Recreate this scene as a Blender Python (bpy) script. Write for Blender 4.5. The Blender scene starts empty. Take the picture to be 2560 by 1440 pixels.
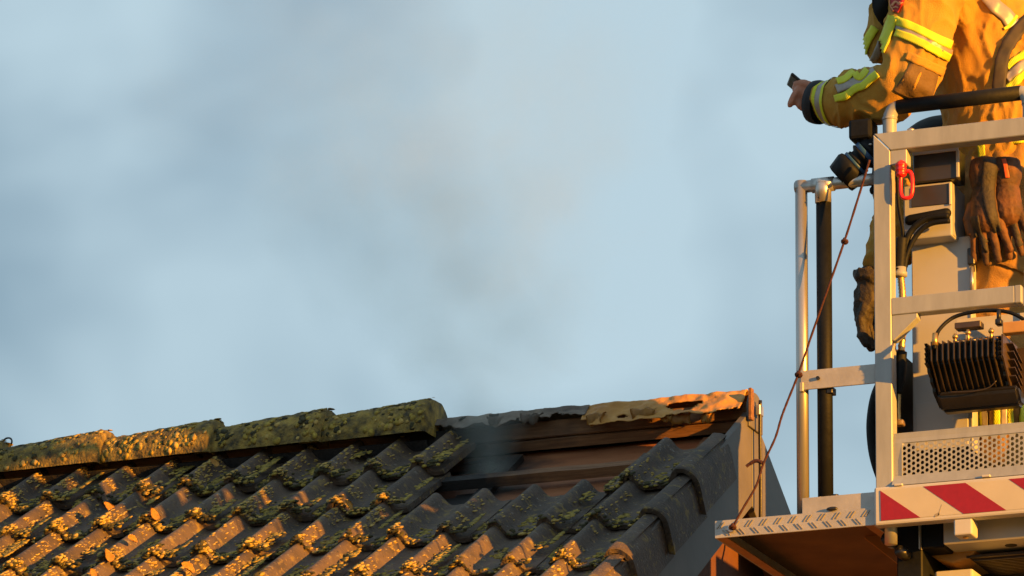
import bpy, bmesh, math, random
from mathutils import Vector, Matrix, noise
from mathutils.bvhtree import BVHTree
R = math.radians
scene = bpy.context.scene
COL = scene.collection
random.seed(7)

# ---------------------------------------------------------------- camera
# metres; x runs along the roof ridge towards the gable, y into the house, z up; origin on the verge, one tile below the ridge
CAM = Vector((4.4834, -13.3047, -3.5091)); HEAD = R(20.902); PITCH = R(6.0)
FPX = 12500.0; PPY = 2845.11; PW, PH = 2560.0, 1440.0
cd = bpy.data.cameras.new('camera'); cam = bpy.data.objects.new('camera', cd); COL.objects.link(cam)
cam.location = CAM; cam.rotation_euler = (R(90) + PITCH, 0, HEAD)
cd.sensor_width = 36.0; cd.lens = FPX / PW * 36.0
cd.shift_y = (PPY - PH / 2) / PW
cd.clip_start = 0.1; cd.clip_end = 20000
scene.camera = cam
_r = Vector((math.cos(HEAD), math.sin(HEAD), 0))
_f = Vector((-math.sin(HEAD) * math.cos(PITCH), math.cos(HEAD) * math.cos(PITCH), math.sin(PITCH)))
_u = _r.cross(_f)
def ray(px, py): return _f + _r * ((px - PW / 2) / FPX) - _u * ((py - PPY) / FPX)
def at(px, py, Y):
    d = ray(px, py); return CAM + d * ((Y - CAM.y) / d.y)

# ---------------------------------------------------------------- sky and sun
SUN_AZ = R(20.0)      # towards the viewer's side of the ridge direction
SUN_EL = R(6.5)
w = bpy.data.worlds.new('World'); scene.world = w; w.use_nodes = True
nt = w.node_tree; N = nt.nodes; L = nt.links; N.clear()
def nn(tree, t, **kw):
    n = tree.nodes.new(t)
    for k, v in kw.items(): setattr(n, k, v)
    return n
sky = nn(nt, 'ShaderNodeTexSky', sky_type='NISHITA', sun_disc=False)
sky.sun_elevation = SUN_EL
sdir = Vector((math.cos(SUN_AZ) * math.cos(SUN_EL), -math.sin(SUN_AZ) * math.cos(SUN_EL), math.sin(SUN_EL)))
sky.sun_rotation = math.atan2(sdir.x, sdir.y)
sky.air_density = 1.0; sky.dust_density = 0.6; sky.ozone_density = 2.0
geo = nn(nt, 'ShaderNodeTexCoord')
mp = nn(nt, 'ShaderNodeMapping'); mp.inputs['Scale'].default_value = (1, 1, 1.25); mp.inputs['Location'].default_value = (2.22, 1.26, .78)
L.new(geo.outputs['Generated'], mp.inputs['Vector'])
n1 = nn(nt, 'ShaderNodeTexNoise'); n1.inputs['Scale'].default_value = 15; n1.inputs['Detail'].default_value = 3; n1.inputs['Roughness'].default_value = .42; n1.inputs['Distortion'].default_value = .25
L.new(mp.outputs[0], n1.inputs['Vector'])
cr = nn(nt, 'ShaderNodeValToRGB'); cr.color_ramp.elements[0].position = .36; cr.color_ramp.elements[1].position = .66
L.new(n1.outputs['Fac'], cr.inputs['Fac'])
cm = nn(nt, 'ShaderNodeMix', data_type='RGBA'); cm.inputs['B'].default_value = (4.4, 5.75, 6.5, 1)
cf = nn(nt, 'ShaderNodeMath', operation='MULTIPLY_ADD'); cf.inputs[1].default_value = .56; cf.inputs[2].default_value = .34
L.new(cr.outputs['Color'], cf.inputs[0]); L.new(cf.outputs[0], cm.inputs['Factor'])
L.new(sky.outputs['Color'], cm.inputs['A'])
bg = nn(nt, 'ShaderNodeBackground'); bg.inputs['Strength'].default_value = 0.046
L.new(cm.outputs['Result'], bg.inputs['Color'])
wo = nn(nt, 'ShaderNodeOutputWorld'); L.new(bg.outputs[0], wo.inputs['Surface'])
sl = bpy.data.lights.new('sun', 'SUN'); so = bpy.data.objects.new('sun', sl); COL.objects.link(so)
sl.energy = 5.0; sl.angle = R(0.6); sl.color = (1.0, 0.41, 0.035)
so.rotation_euler = sdir.to_track_quat('Z', 'Y').to_euler(); so.location = (8, -3, 4)
vs = scene.view_settings
scene.display_settings.display_device = 'sRGB'
vs.view_transform = 'Standard'; vs.look = 'None'; vs.gamma = 1.0; vs.use_curve_mapping = False; vs.exposure = 1.4
scene.cycles.use_denoising = True
scene.cycles.max_bounces = 6; scene.cycles.volume_bounces = 3; scene.cycles.volume_step_rate = 1.0
scene.cycles.transparent_max_bounces = 8

# ---------------------------------------------------------------- materials
def mat(name, col, rough=.6, metal=0.0, var=.0, vscale=20, col2=None, bump=0.0, bscale=60, detail=4, spec=.5, stretch=None, rnd=0.0, thresh=None):
    m = bpy.data.materials.new(name); m.use_nodes = True
    t = m.node_tree; b = t.nodes['Principled BSDF']
    b.inputs['Roughness'].default_value = rough; b.inputs['Metallic'].default_value = metal
    b.inputs['Specular IOR Level'].default_value = spec
    b.inputs['Base Color'].default_value = (*col, 1)
    tc = nn(t, 'ShaderNodeTexCoord'); src = tc.outputs['Object']
    if stretch:
        mpn = nn(t, 'ShaderNodeMapping'); mpn.inputs['Scale'].default_value = stretch
        t.links.new(src, mpn.inputs['Vector']); src = mpn.outputs[0]
    last = None
    if var or col2:
        nz = nn(t, 'ShaderNodeTexNoise'); nz.inputs['Scale'].default_value = vscale; nz.inputs['Detail'].default_value = detail
        nz.inputs['Roughness'].default_value = .6
        t.links.new(src, nz.inputs['Vector'])
        rp = nn(t, 'ShaderNodeValToRGB'); e = rp.color_ramp.elements
        if thresh: e[0].position, e[1].position = thresh
        else: e[0].position, e[1].position = .3, .72
        c2 = col2 if col2 else tuple(min(1, c * (1 + var)) for c in col)
        c1 = col if col2 else tuple(c * (1 - var) for c in col)
        e[0].color = (*c1, 1); e[1].color = (*c2, 1)
        t.links.new(nz.outputs['Fac'], rp.inputs['Fac']); last = rp.outputs['Color']
        if rnd:
            oi = nn(t, 'ShaderNodeObjectInfo')
            ad = nn(t, 'ShaderNodeVectorMath', operation='ADD')
            t.links.new(src, ad.inputs[0]); sc_ = nn(t, 'ShaderNodeVectorMath', operation='SCALE'); sc_.inputs[0].default_value = (37, 17, 53)
            t.links.new(oi.outputs['Random'], sc_.inputs['Scale']); t.links.new(sc_.outputs[0], ad.inputs[1]); t.links.new(ad.outputs[0], nz.inputs['Vector'])
            hv = nn(t, 'ShaderNodeHueSaturation'); mr = nn(t, 'ShaderNodeMapRange'); mr.inputs['To Min'].default_value = 1 - rnd; mr.inputs['To Max'].default_value = 1 + rnd
            t.links.new(oi.outputs['Random'], mr.inputs['Value']); t.links.new(mr.outputs[0], hv.inputs['Value']); t.links.new(last, hv.inputs['Color']); last = hv.outputs[0]
        t.links.new(last, b.inputs['Base Color'])
    if bump:
        nb = nn(t, 'ShaderNodeTexNoise'); nb.inputs['Scale'].default_value = bscale; nb.inputs['Detail'].default_value = 5
        t.links.new(src, nb.inputs['Vector'])
        bp = nn(t, 'ShaderNodeBump'); bp.inputs['Strength'].default_value = bump; bp.inputs['Distance'].default_value = .006
        t.links.new(nb.outputs['Fac'], bp.inputs['Height']); t.links.new(bp.outputs[0], b.inputs['Normal'])
    return m
M = {}
M['tile'] = mat('concrete_tile', (.044, .033, .027), .72, var=0, col2=(.118, .080, .055), vscale=11, detail=8, bump=.5, bscale=120, rnd=.25)
M['ridge'] = mat('lichened_ridge', (.045, .038, .022), .9, col2=(.36, .25, .05), vscale=26, detail=14, bump=1, bscale=130, thresh=(.36, .66))
M['moss'] = mat('moss', (.14, .10, .018), .95, col2=(.46, .34, .055), vscale=55, detail=6, bump=.6, bscale=160)
M['lichen'] = mat('sunlit_lichen', (.30, .19, .04), .95, col2=(.55, .40, .12), vscale=60, bump=.6, bscale=160)  # lichen whose bright orange also carries the sun glints
M['darkmoss'] = mat('dark_moss', (.018, .018, .008), .95, col2=(.07, .06, .015), vscale=40, bump=.8, bscale=160)
M['sheath'] = mat('red_underlay', (.26, .085, .030), .75, col2=(.36, .14, .055), vscale=7, detail=6, bump=.2, bscale=40, stretch=(1, 4, 4))
M['batten'] = mat('batten_wood', (.13, .055, .022), .8, col2=(.28, .14, .06), vscale=14, detail=8, bump=.4, bscale=60, stretch=(.6, 8, 8))
M['nearblack'] = mat('near_black', (.008, .008, .009), .95, col2=(.035, .028, .025), vscale=25, bump=1, bscale=60)  # rear covering, and the painted shadow gap below the ridge
M['foil'] = mat('ridge_membrane', (.36, .155, .025), .5, col2=(.60, .31, .055), vscale=9, detail=7, bump=.4, bscale=45)
M['soot'] = mat('sooty_membrane', (.035, .032, .032), .8, col2=(.30, .24, .19), vscale=10, detail=7, bump=.6, bscale=45)
M['barge'] = mat('grey_barge', (.115, .105, .095), .6, var=.18, vscale=6, detail=6, bump=.08, bscale=30)
M['brick'] = mat('brick', (.22, .075, .035), .85, col2=(.34, .13, .06), vscale=30, bump=.4, bscale=90, rnd=.25)
M['mortar'] = mat('mortar', (.25, .22, .19), .9, var=.2, vscale=40)
M['alu'] = mat('painted_aluminium', (.31, .33, .35), .40, 0.0, var=.14, vscale=9, stretch=(3, 3, .6), bump=.04, bscale=200, detail=7)
M['tube'] = mat('satin_steel_tube', (.50, .48, .46), .34, .75, var=.10, vscale=8, stretch=(4, 4, .5), detail=6)
M['dull'] = mat('dull_aluminium', (.46, .45, .44), .48, .25, col2=(.34, .33, .32), vscale=16, bump=.1, bscale=80, detail=7)
M['white'] = mat('white_paint', (.50, .49, .47), .45, var=.06, vscale=9, detail=7)
M['retro'] = mat('retro_white', (.50, .46, .37), .45, var=.05, vscale=14, detail=7)
M['red'] = mat('retro_red', (.27, .006, .008), .4, var=.1, vscale=60)
M['black'] = mat('black_rubber', (.007, .008, .010), .6, var=.3, vscale=30, bump=.15, bscale=90, spec=.2)
M['blackp'] = mat('black_paint', (.014, .013, .012), .38, var=.3, vscale=40, bump=.1, bscale=140)
M['fin'] = mat('fin_edge', (.06, .045, .032), .35, .3, var=.2, vscale=40)
M['screen'] = mat('dark_screen', (.035, .030, .026), .3, var=.1, vscale=10)
M['blue'] = mat('blue_band', (.02, .07, .17), .45, var=.15, vscale=40)
M['box'] = mat('grey_cabinet', (.40, .40, .40), .5, var=.06, vscale=4, detail=6)
M['boxside'] = mat('cabinet_side', (.30, .31, .32), .5, var=.06, vscale=6)
M['brass'] = mat('brass', (.55, .36, .14), .35, .8, var=.2, vscale=40)
M['cotton'] = mat('khaki_jacket', (.41, .215, .025), .85, col2=(.50, .27, .034), vscale=18, detail=10, bump=.6, bscale=420)
M['trouser'] = mat('khaki_trousers', (.30, .155, .035), .85, col2=(.42, .23, .055), vscale=14, detail=10, bump=.6, bscale=420)
M['patch'] = mat('shaded_patch', (.11, .065, .022), .8, col2=(.16, .095, .035), vscale=26, detail=8, bump=.3, bscale=160)  # elbow patch brown, darkened for the shade on its downward face
M['lime'] = mat('lime_tape', (.58, .62, .015), .6, var=.08, vscale=30)
M['silver'] = mat('silver_tape', (.34, .30, .27), .42, .2, var=.1, vscale=60)
M['skin'] = mat('skin', (.42, .17, .10), .55, col2=(.50, .22, .14), vscale=40, bump=.2, bscale=120)
M['gloveo'] = mat('glove_leather', (.022, .013, .008), .75, col2=(.20, .08, .025), vscale=14, bump=.4, bscale=120)
M['glove'] = mat('black_glove', (.016, .014, .012), .7, col2=(.05, .035, .022), vscale=24, bump=.5, bscale=120)
M['helmet'] = mat('helmet_shell', (.62, .55, .12), .3, var=.05, vscale=8)
M['badge'] = mat('red_badge', (.42, .016, .016), .7, var=.1, vscale=40)
M['crest'] = mat('crest_thread', (.60, .24, .10), .7, var=.1, vscale=60)
M['redmetal'] = mat('red_shackle', (.75, .02, .015), .32, .0, var=.08, vscale=60)
M['rope'] = mat('dark_red_rope', (.032, .008, .010), .85, col2=(.065, .016, .018), vscale=120, bump=.5, bscale=300)
M['strap'] = mat('black_strap', (.018, .016, .015), .7, col2=(.05, .035, .02), vscale=20)
M['orange'] = mat('orange_tab', (.60, .10, .03), .6, var=.1, vscale=40)
M['leaf'] = mat('dry_leaf', (.50, .26, .05), .8, col2=(.62, .36, .09), vscale=40)
M['grass'] = mat('ground_grass', (.05, .075, .025), .95, col2=(.08, .09, .04), vscale=.6, bump=.5, bscale=3)

# ---------------------------------------------------------------- helpers
def link(name, me, m, parent=None, smooth=False):
    if m is not None:
        for q in (m if isinstance(m, (list, tuple)) else [m]): me.materials.append(q)
    if smooth:
        me.polygons.foreach_set('use_smooth', [True] * len(me.polygons))
    o = bpy.data.objects.new(name, me); COL.objects.link(o)
    if parent is not None: adopt(o, parent)
    return o
def adopt(o, parent):
    o.parent = parent
    o.matrix_parent_inverse = world_of(parent).inverted()
def world_of(o):
    m = Matrix.LocRotScale(o.location, o.rotation_euler, o.scale)
    return (world_of(o.parent) @ o.matrix_parent_inverse @ m) if o.parent else m
def from_bm(name, bm, m, parent=None, smooth=False):
    bmesh.ops.recalc_face_normals(bm, faces=bm.faces)
    me = bpy.data.meshes.new(name); bm.to_mesh(me); bm.free()
    return link(name, me, m, parent, smooth)
def thing(name, label, cat, loc=(0, 0, 0), group=None):
    o = bpy.data.objects.new(name, None); COL.objects.link(o); o.location = loc; o.empty_display_size = .1
    o['label'] = label; o['category'] = cat
    if group: o['group'] = group
    return o
def tag(o, label, cat, group=None):
    o['label'] = label; o['category'] = cat
    if group: o['group'] = group
    return o
def add_box(bm, x0, x1, y0, y1, z0, z1, bev=.002, seg=1, rot=None, mid=None):
    r = bmesh.ops.create_cube(bm, size=1.0); v = r['verts']
    c = Vector(((x0 + x1) / 2, (y0 + y1) / 2, (z0 + z1) / 2))
    S = Matrix.Diagonal((abs(x1 - x0), abs(y1 - y0), abs(z1 - z0), 1))
    T = Matrix.Translation(c)
    if rot is not None: T = Matrix.Translation(c) @ rot.to_4x4()
    bmesh.ops.transform(bm, matrix=T @ S, verts=v)
    if bev:
        es = list({e for q in v for e in q.link_edges})
        bmesh.ops.bevel(bm, geom=es, offset=bev, segments=seg, affect='EDGES', profile=.5)
def box(name, x0, x1, y0, y1, z0, z1, m, parent=None, bev=.002, seg=1, rot=None):
    bm = bmesh.new(); add_box(bm, x0, x1, y0, y1, z0, z1, bev, seg, rot)
    return from_bm(name, bm, m, parent)
def add_tube(bm, pts, rad, seg=12, cap=True):
    pts = [Vector(p) for p in pts]; n = len(pts)
    rs = rad if isinstance(rad, (list, tuple)) else [rad] * n
    up = None; rings = []
    for i, p in enumerate(pts):
        t = (pts[min(i + 1, n - 1)] - pts[max(i - 1, 0)]).normalized()
        if up is None:
            up = Vector((0, 0, 1)) if abs(t.z) < .9 else Vector((1, 0, 0))
        a = t.cross(up).normalized(); b = a.cross(t).normalized(); up = b
        rings.append([bm.verts.new(p + (a * math.cos(2 * math.pi * k / seg) + b * math.sin(2 * math.pi * k / seg)) * rs[i]) for k in range(seg)])
    for i in range(n - 1):
        for k in range(seg):
            bm.faces.new((rings[i][k], rings[i][(k + 1) % seg], rings[i + 1][(k + 1) % seg], rings[i + 1][k]))
    if cap:
        bm.faces.new(rings[0]); bm.faces.new(rings[-1])
def smoothpath(pts, n=6):
    pts = [Vector(p) for p in pts]; out = []
    for i in range(len(pts) - 1):
        p0 = pts[max(i - 1, 0)]; p1 = pts[i]; p2 = pts[i + 1]; p3 = pts[min(i + 2, len(pts) - 1)]
        for k in range(n):
            t = k / n
            out.append(.5 * ((2 * p1) + (p2 - p0) * t + (2 * p0 - 5 * p1 + 4 * p2 - p3) * t * t + (3 * p1 - p0 - 3 * p2 + p3) * t ** 3))
    out.append(pts[-1]); return out
def tube(name, pts, rad, m, parent=None, seg=12, smooth=True):
    bm = bmesh.new(); add_tube(bm, pts, rad, seg); return from_bm(name, bm, m, parent, smooth)
def add_prism(bm, poly, d):
    """poly: list of 3D points in one plane; d: extrusion vector"""
    a = [bm.verts.new(Vector(p)) for p in poly]; b = [bm.verts.new(Vector(p) + Vector(d)) for p in poly]
    bm.faces.new(a); bm.faces.new(b)
    for i in range(len(a)):
        j = (i + 1) % len(a); bm.faces.new((a[i], a[j], b[j], b[i]))
def prism(name, poly, d, m, parent=None, bev=0):
    bm = bmesh.new(); add_prism(bm, poly, d)
    if bev: bmesh.ops.bevel(bm, geom=list(bm.edges), offset=bev, segments=1, affect='EDGES')
    return from_bm(name, bm, m, parent)
def add_capsules(bm, chain, seg=14):
    """chain of (point, radius): tapered tube with round ends"""
    pts, rs = [], []
    P = [Vector(c[0]) for c in chain]; Q = [c[1] for c in chain]
    t0 = (P[0] - P[1]).normalized(); t1 = (P[-1] - P[-2]).normalized()
    for a in (80, 55, 28): pts.append(P[0] + t0 * Q[0] * math.sin(R(a))); rs.append(Q[0] * math.cos(R(a)))
    for p, q in zip(P, Q): pts.append(p); rs.append(q)
    for a in (28, 55, 80): pts.append(P[-1] + t1 * Q[-1] * math.sin(R(a))); rs.append(Q[-1] * math.cos(R(a)))
    add_tube(bm, pts, rs, seg)
def add_ball(bm, c, r, sub=2):
    q = bmesh.ops.create_icosphere(bm, subdivisions=sub, radius=1.0)['verts']
    rr = r if isinstance(r, (list, tuple)) else (r, r, r)
    bmesh.ops.transform(bm, matrix=Matrix.Translation(Vector(c)) @ Matrix.Diagonal((*rr, 1)), verts=q)
    return q
def remesh(bm, voxel, smooth_it=4, disp=None):
    """fuse overlapping solids into one continuous skin"""
    bmesh.ops.recalc_face_normals(bm, faces=bm.faces)
    me = bpy.data.meshes.new('tmp'); bm.to_mesh(me); bm.free()
    o = bpy.data.objects.new('tmp', me); COL.objects.link(o)
    md = o.modifiers.new('r', 'REMESH'); md.mode = 'VOXEL'; md.voxel_size = voxel
    if smooth_it:
        sm = o.modifiers.new('s', 'SMOOTH'); sm.iterations = smooth_it; sm.factor = .5
    dg = bpy.context.evaluated_depsgraph_get()
    out = bpy.data.meshes.new_from_object(o.evaluated_get(dg))
    bpy.data.objects.remove(o); bpy.data.meshes.remove(me)
    if disp:
        nr = [v.normal.copy() for v in out.vertices]
        for v, q in zip(out.vertices, nr): v.co += q * disp(v.co, q)
        out.update()
    return out

# ================================================================ ground
bm = bmesh.new(); bmesh.ops.create_grid(bm, x_segments=8, y_segments=8, size=6000)
gd = from_bm('ground', bm, M['grass']); gd.location = (0, 0, -5.11); gd['kind'] = 'structure'

# ================================================================ house
PIT = R(31.9); CP, SP, TP = math.cos(PIT), math.sin(PIT), math.tan(PIT)
GA = .3196; RY = .302; APEX = RY * TP      # gauge; ridge position
NRM = Vector((0, -SP, CP))
def RP(X, s, off=0.0): return Vector((X, s * CP, s * SP)) + NRM * off
def at_roof(px, py, off=0.0):
    d = ray(px, py); k = (off - CAM.dot(NRM)) / d.dot(NRM); return CAM + d * k
M['wall'] = mat('red_brown_gable', (.085, .028, .014), .85, col2=(.12, .045, .02), vscale=12, detail=8, bump=.3, bscale=60)
house = thing('house', 'house with a fire-damaged roof of dark mossy tiles and a bare grey gable end', 'house', (-1.5, .3, -5.11))
prism('wall', [(-.06, -2.45, -5.11), (-.06, 3.05, -5.11), (-.06, 3.05, -1.9), (-.06, RY, APEX - .17), (-.06, -2.45, -1.9)], (-5.0, 0, 0), M['wall'], house)

# roof boarding with the burnt hole
bm = bmesh.new()
NX, NS = 220, 120
def burnt(X, s):
    d = ((X + .86) / .24) ** 2 + ((s - .14) / .17) ** 2
    return d + .55 * noise.noise(Vector((X * 9, s * 9, 3))) < .8
gv = {}
for i in range(NX + 1):
    for j in range(NS + 1):
        X = -4.6 + 4.63 * i / NX; s = -3.1 + (3.1 + RY / CP - .02) * j / NS
        gv[i, j] = bm.verts.new(RP(X, s, -.120 + .004 * noise.noise(Vector((X * 5, s * 7, 0)))))
for i in range(NX):
    for j in range(NS):
        c = (gv[i, j].co + gv[i + 1, j + 1].co) / 2
        if not burnt(c.x, c.y / CP - .06): bm.faces.new((gv[i, j], gv[i + 1, j], gv[i + 1, j + 1], gv[i, j + 1]))
for v in [v for v in bm.verts if not v.link_faces]: bm.verts.remove(v)
r = bmesh.ops.extrude_face_region(bm, geom=list(bm.faces)); bmesh.ops.translate(bm, verts=[g for g in r['geom'] if isinstance(g, bmesh.types.BMVert)], vec=-NRM * .02)
roof = from_bm('roof', bm, M['sheath'], house)
roof['label'] = 'red-brown roof boarding bared and scorched by the fire'
# soot round the burnt hole: a stain with its own ragged shape on the boarding
def stain(m, cx, cs, rx, rs):
    t = m.node_tree; b = t.nodes['Principled BSDF']
    src = b.inputs['Base Color'].links[0].from_socket
    tc = nn(t, 'ShaderNodeTexCoord'); nz = nn(t, 'ShaderNodeTexNoise'); nz.inputs['Scale'].default_value = 9; nz.inputs['Detail'].default_value = 7
    t.links.new(tc.outputs['Object'], nz.inputs['Vector'])
    sb = nn(t, 'ShaderNodeVectorMath', operation='SUBTRACT'); sb.inputs[1].default_value = (cx, cs * CP, cs * SP)
    dv = nn(t, 'ShaderNodeVectorMath', operation='MULTIPLY'); dv.inputs[1].default_value = (1 / rx, 1 / rs, 0)
    ln = nn(t, 'ShaderNodeVectorMath', operation='LENGTH')
    t.links.new(tc.outputs['Object'], sb.inputs[0]); t.links.new(sb.outputs[0], dv.inputs[0]); t.links.new(dv.outputs[0], ln.inputs[0])
    ad = nn(t, 'ShaderNodeMath', operation='MULTIPLY_ADD'); ad.inputs[1].default_value = .9
    t.links.new(nz.outputs['Fac'], ad.inputs[0]); t.links.new(ln.outputs['Value'], ad.inputs[2])
    mr = nn(t, 'ShaderNodeMapRange'); mr.inputs['From Min'].default_value = 1.15; mr.inputs['From Max'].default_value = 1.6; mr.inputs['To Min'].default_value = 1; mr.inputs['To Max'].default_value = 0
    t.links.new(ad.outputs[0], mr.inputs['Value'])
    mx = nn(t, 'ShaderNodeMix', data_type='RGBA'); mx.inputs['B'].default_value = (.012, .011, .011, 1)
    t.links.new(mr.outputs[0], mx.inputs['Factor']); t.links.new(src, mx.inputs['A']); t.links.new(mx.outputs['Result'], b.inputs['Base Color'])
stain(M['sheath'], -.86, .14, .30, .28); stain(M['batten'], -.88, .14, .34, .30)
bm = bmesh.new()
add_prism(bm, [(-4.6, RY + .02, APEX - .19), (.03, RY + .02, APEX - .19), (.03, 3.2, APEX - .19 - (3.2 - RY) * TP), (-4.6, 3.2, APEX - .19 - (3.2 - RY) * TP)], (0, -.011, -.018))
from_bm('rear_boarding', bm, M['sheath'], roof)
bm = bmesh.new()
add_prism(bm, [(-4.6, RY, APEX - .04), (.028, RY, APEX - .04), (.028, 3.2, APEX - .04 - (3.2 - RY) * TP), (-4.6, 3.2, APEX - .04 - (3.2 - RY) * TP)], (0, -.008, -.012))
from_bm('rear_covering', bm, M['nearblack'], roof)
# battens
for rrow in range(0, 10):
    s0 = -rrow * GA + .293
    bm = bmesh.new()
    pr = []
    n = 60
    for i in range(n + 1):
        X = -4.55 + i * 4.555 / n
        wob = .003 * noise.noise(Vector((X * 2.2, rrow * 5, 1))); w2 = .0025 * noise.noise(Vector((X * 7, rrow * 3, 8)))
        pr.append([bm.verts.new(RP(X, s0 + wob, -.100)), bm.verts.new(RP(X, s0 + wob + w2, -.070 + w2)), bm.verts.new(RP(X, s0 + .042 + wob, -.070 + w2)), bm.verts.new(RP(X, s0 + .042 + wob, -.100))])
    for i in range(n):
        for k in range(4): bm.faces.new((pr[i][k], pr[i][(k + 1) % 4], pr[i + 1][(k + 1) % 4], pr[i + 1][k]))
    bm.faces.new(pr[0]); bm.faces.new(pr[-1])
    from_bm('batten', bm, M['batten'], roof)
for q in range(8):
    X = -.06 - q * .61; bm = bmesh.new(); add_prism(bm, [RP(X, -3.05, -.121), RP(X, .27, -.121), RP(X, .27, -.1005), RP(X, -3.05, -.1005)], (-.045, 0, 0)); from_bm('counter_batten', bm, M['batten'], roof)
# ridge board under the membrane
box('ridge_board', -4.5, .028, RY - .018, RY + .018, APEX - .085, APEX - .035, M['batten'], roof, .003)

# dark strip painted in for the shadow gap under the ridge tiles
prism('ridge_gap_shade', [RP(-4.4, .262, -.085), RP(-.965, .262, -.085), RP(-.965, .262, -.03), RP(-4.4, .262, -.03)], NRM.cross(Vector((-1, 0, 0))) * -.012, M['nearblack'], roof)
# crust of lichen in the tile surface
t = M['tile'].node_tree; b = t.nodes['Principled BSDF']; src = b.inputs['Base Color'].links[0].from_socket
tc = nn(t, 'ShaderNodeTexCoord'); oi = nn(t, 'ShaderNodeObjectInfo'); ad = nn(t, 'ShaderNodeVectorMath', operation='ADD'); t.links.new(tc.outputs['Object'], ad.inputs[0]); t.links.new(oi.outputs['Location'], ad.inputs[1])
prev = src
for sc_, lo_, hi_, colr, st in ((26, .56, .66, (.20, .14, .035, 1), 3.1), (75, .60, .68, (.30, .20, .06, 1), 8.3), (40, .62, .70, (.22, .21, .18, 1), 17.0), (60, .60, .70, (.022, .020, .014, 1), 29.0)):
    a2 = nn(t, 'ShaderNodeVectorMath', operation='ADD'); a2.inputs[1].default_value = (st, st, st); t.links.new(ad.outputs[0], a2.inputs[0])
    nz = nn(t, 'ShaderNodeTexNoise'); nz.inputs['Scale'].default_value = sc_; nz.inputs['Detail'].default_value = 7; nz.inputs['Roughness'].default_value = .65; t.links.new(a2.outputs[0], nz.inputs['Vector'])
    mr = nn(t, 'ShaderNodeMapRange'); mr.inputs['From Min'].default_value = lo_; mr.inputs['From Max'].default_value = hi_; t.links.new(nz.outputs['Fac'], mr.inputs['Value'])
    mx = nn(t, 'ShaderNodeMix', data_type='RGBA'); mx.inputs['B'].default_value = colr; t.links.new(mr.outputs[0], mx.inputs['Factor']); t.links.new(prev, mx.inputs['A']); prev = mx.outputs['Result']
t.links.new(prev, b.inputs['Base Color'])
# tiles
HW = .050
def prof(x):
    q = abs((x + .075) % .15 - .075)
    return HW * (math.exp(-(q / .0275) ** 2.6) * .9 + .1 * (q / .075) ** 2 * .9 + .0) - HW * .9
def tile_mesh(name, seed, verge=False):
    rnd = random.Random(seed); bm = bmesh.new()
    xs = [(-.2235 + .2985 * i / 44) for i in range(45)]
    sec = [(x, prof(x)) for x in xs]
    if verge:
        sec = [(x, prof(x)) for x in xs if x < .012] + [(.017, -.0025), (.026, -.006), (.034, -.0105), (.042, -.017), (.049, -.025), (.055, -.036), (.0585, -.050), (.060, -.066), (.061, -.10), (.062, -.142)]
    LEN = .375; TH = .017; ys = [0, .004, .012, .06, .13, .2, .27, .34, LEN]
    nv = len(sec)
    # inner outline offset along the section normal
    off = []
    for i, (x, z) in enumerate(sec):
        a = sec[max(i - 1, 0)]; b = sec[min(i + 1, nv - 1)]
        t = Vector((b[0] - a[0], 0, b[1] - a[1])).normalized(); off.append((t.z * TH, -t.x * TH))
    top, bot = [], []
    ph = rnd.uniform(0, 20)
    for j, y in enumerate(ys):
        rt, rb = [], []
        for i, (x, z) in enumerate(sec):
            wv = .0012 * noise.noise(Vector((x * 22 + ph, y * 14, ph)))
            edge = (-.004 if j == 0 else (-.0012 if j == 1 else 0))
            yy = y + (.007 * noise.noise(Vector((x * 30, ph, 0))) if j < 2 else 0)
            x_ = x - (.055 * y if verge and x > .04 else 0)
            rt.append(bm.verts.new((x_, yy, z + wv + edge - y * .068)))
            rb.append(bm.verts.new((x_ + off[i][0], yy + (.001 if j == 0 else 0), z + off[i][1] - y * .068)))
        top.append(rt); bot.append(rb)
    for j in range(len(ys) - 1):
        for i in range(nv - 1):
            bm.faces.new((top[j][i], top[j][i + 1], top[j + 1][i + 1], top[j + 1][i]))
            bm.faces.new((bot[j][i], bot[j + 1][i], bot[j + 1][i + 1], bot[j][i + 1]))
        for i in (0, nv - 1): bm.faces.new((top[j][i], top[j + 1][i], bot[j + 1][i], bot[j][i]))
    for i in range(nv - 1):
        for j in (0, len(ys) - 1): bm.faces.new((top[j][i], bot[j][i], bot[j][i + 1], top[j][i + 1]))
    bmesh.ops.recalc_face_normals(bm, faces=bm.faces)
    me = bpy.data.meshes.new(name); bm.to_mesh(me); bm.free(); me.materials.append(M['tile'])
    me.polygons.foreach_set('use_smooth', [True] * len(me.polygons))
    try: me.set_sharp_from_angle(angle=R(30))
    except Exception: pass
    return me
tmesh = [tile_mesh('tile', q) for q in range(6)]; vmesh = [tile_mesh('verge_tile', 50 + q, True) for q in range(2)]
RB = Matrix(((1, 0, 0), (0, CP, -SP), (0, SP, CP))).to_4x4()
tiles = []
for rrow in range(0, 10):
    for j in range(0, 15):
        if rrow == 0 and j < 3: continue
        if rrow == 1 and 0 < j < 3: continue
        rnd = random.Random(rrow * 100 + j)
        me = vmesh[rrow % 2] if j == 0 else tmesh[rnd.randrange(6)]
        o = bpy.data.objects.new('verge_tile' if j == 0 else 'tile', me); COL.objects.link(o)
        jit = Matrix.Rotation(rnd.uniform(-.010, .010), 4, 'Z') @ Matrix.Rotation(rnd.uniform(-.008, .008), 4, 'Y')
        o.parent = roof; o.matrix_parent_inverse = Matrix.Identity(4)
        o.matrix_basis = Matrix.Translation(RP(-.30 * j, -rrow * GA + rnd.uniform(-.006, .006), rnd.uniform(-.003, .003))) @ RB @ jit
        tiles.append((rrow, j, o.matrix_basis.copy()))

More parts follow.
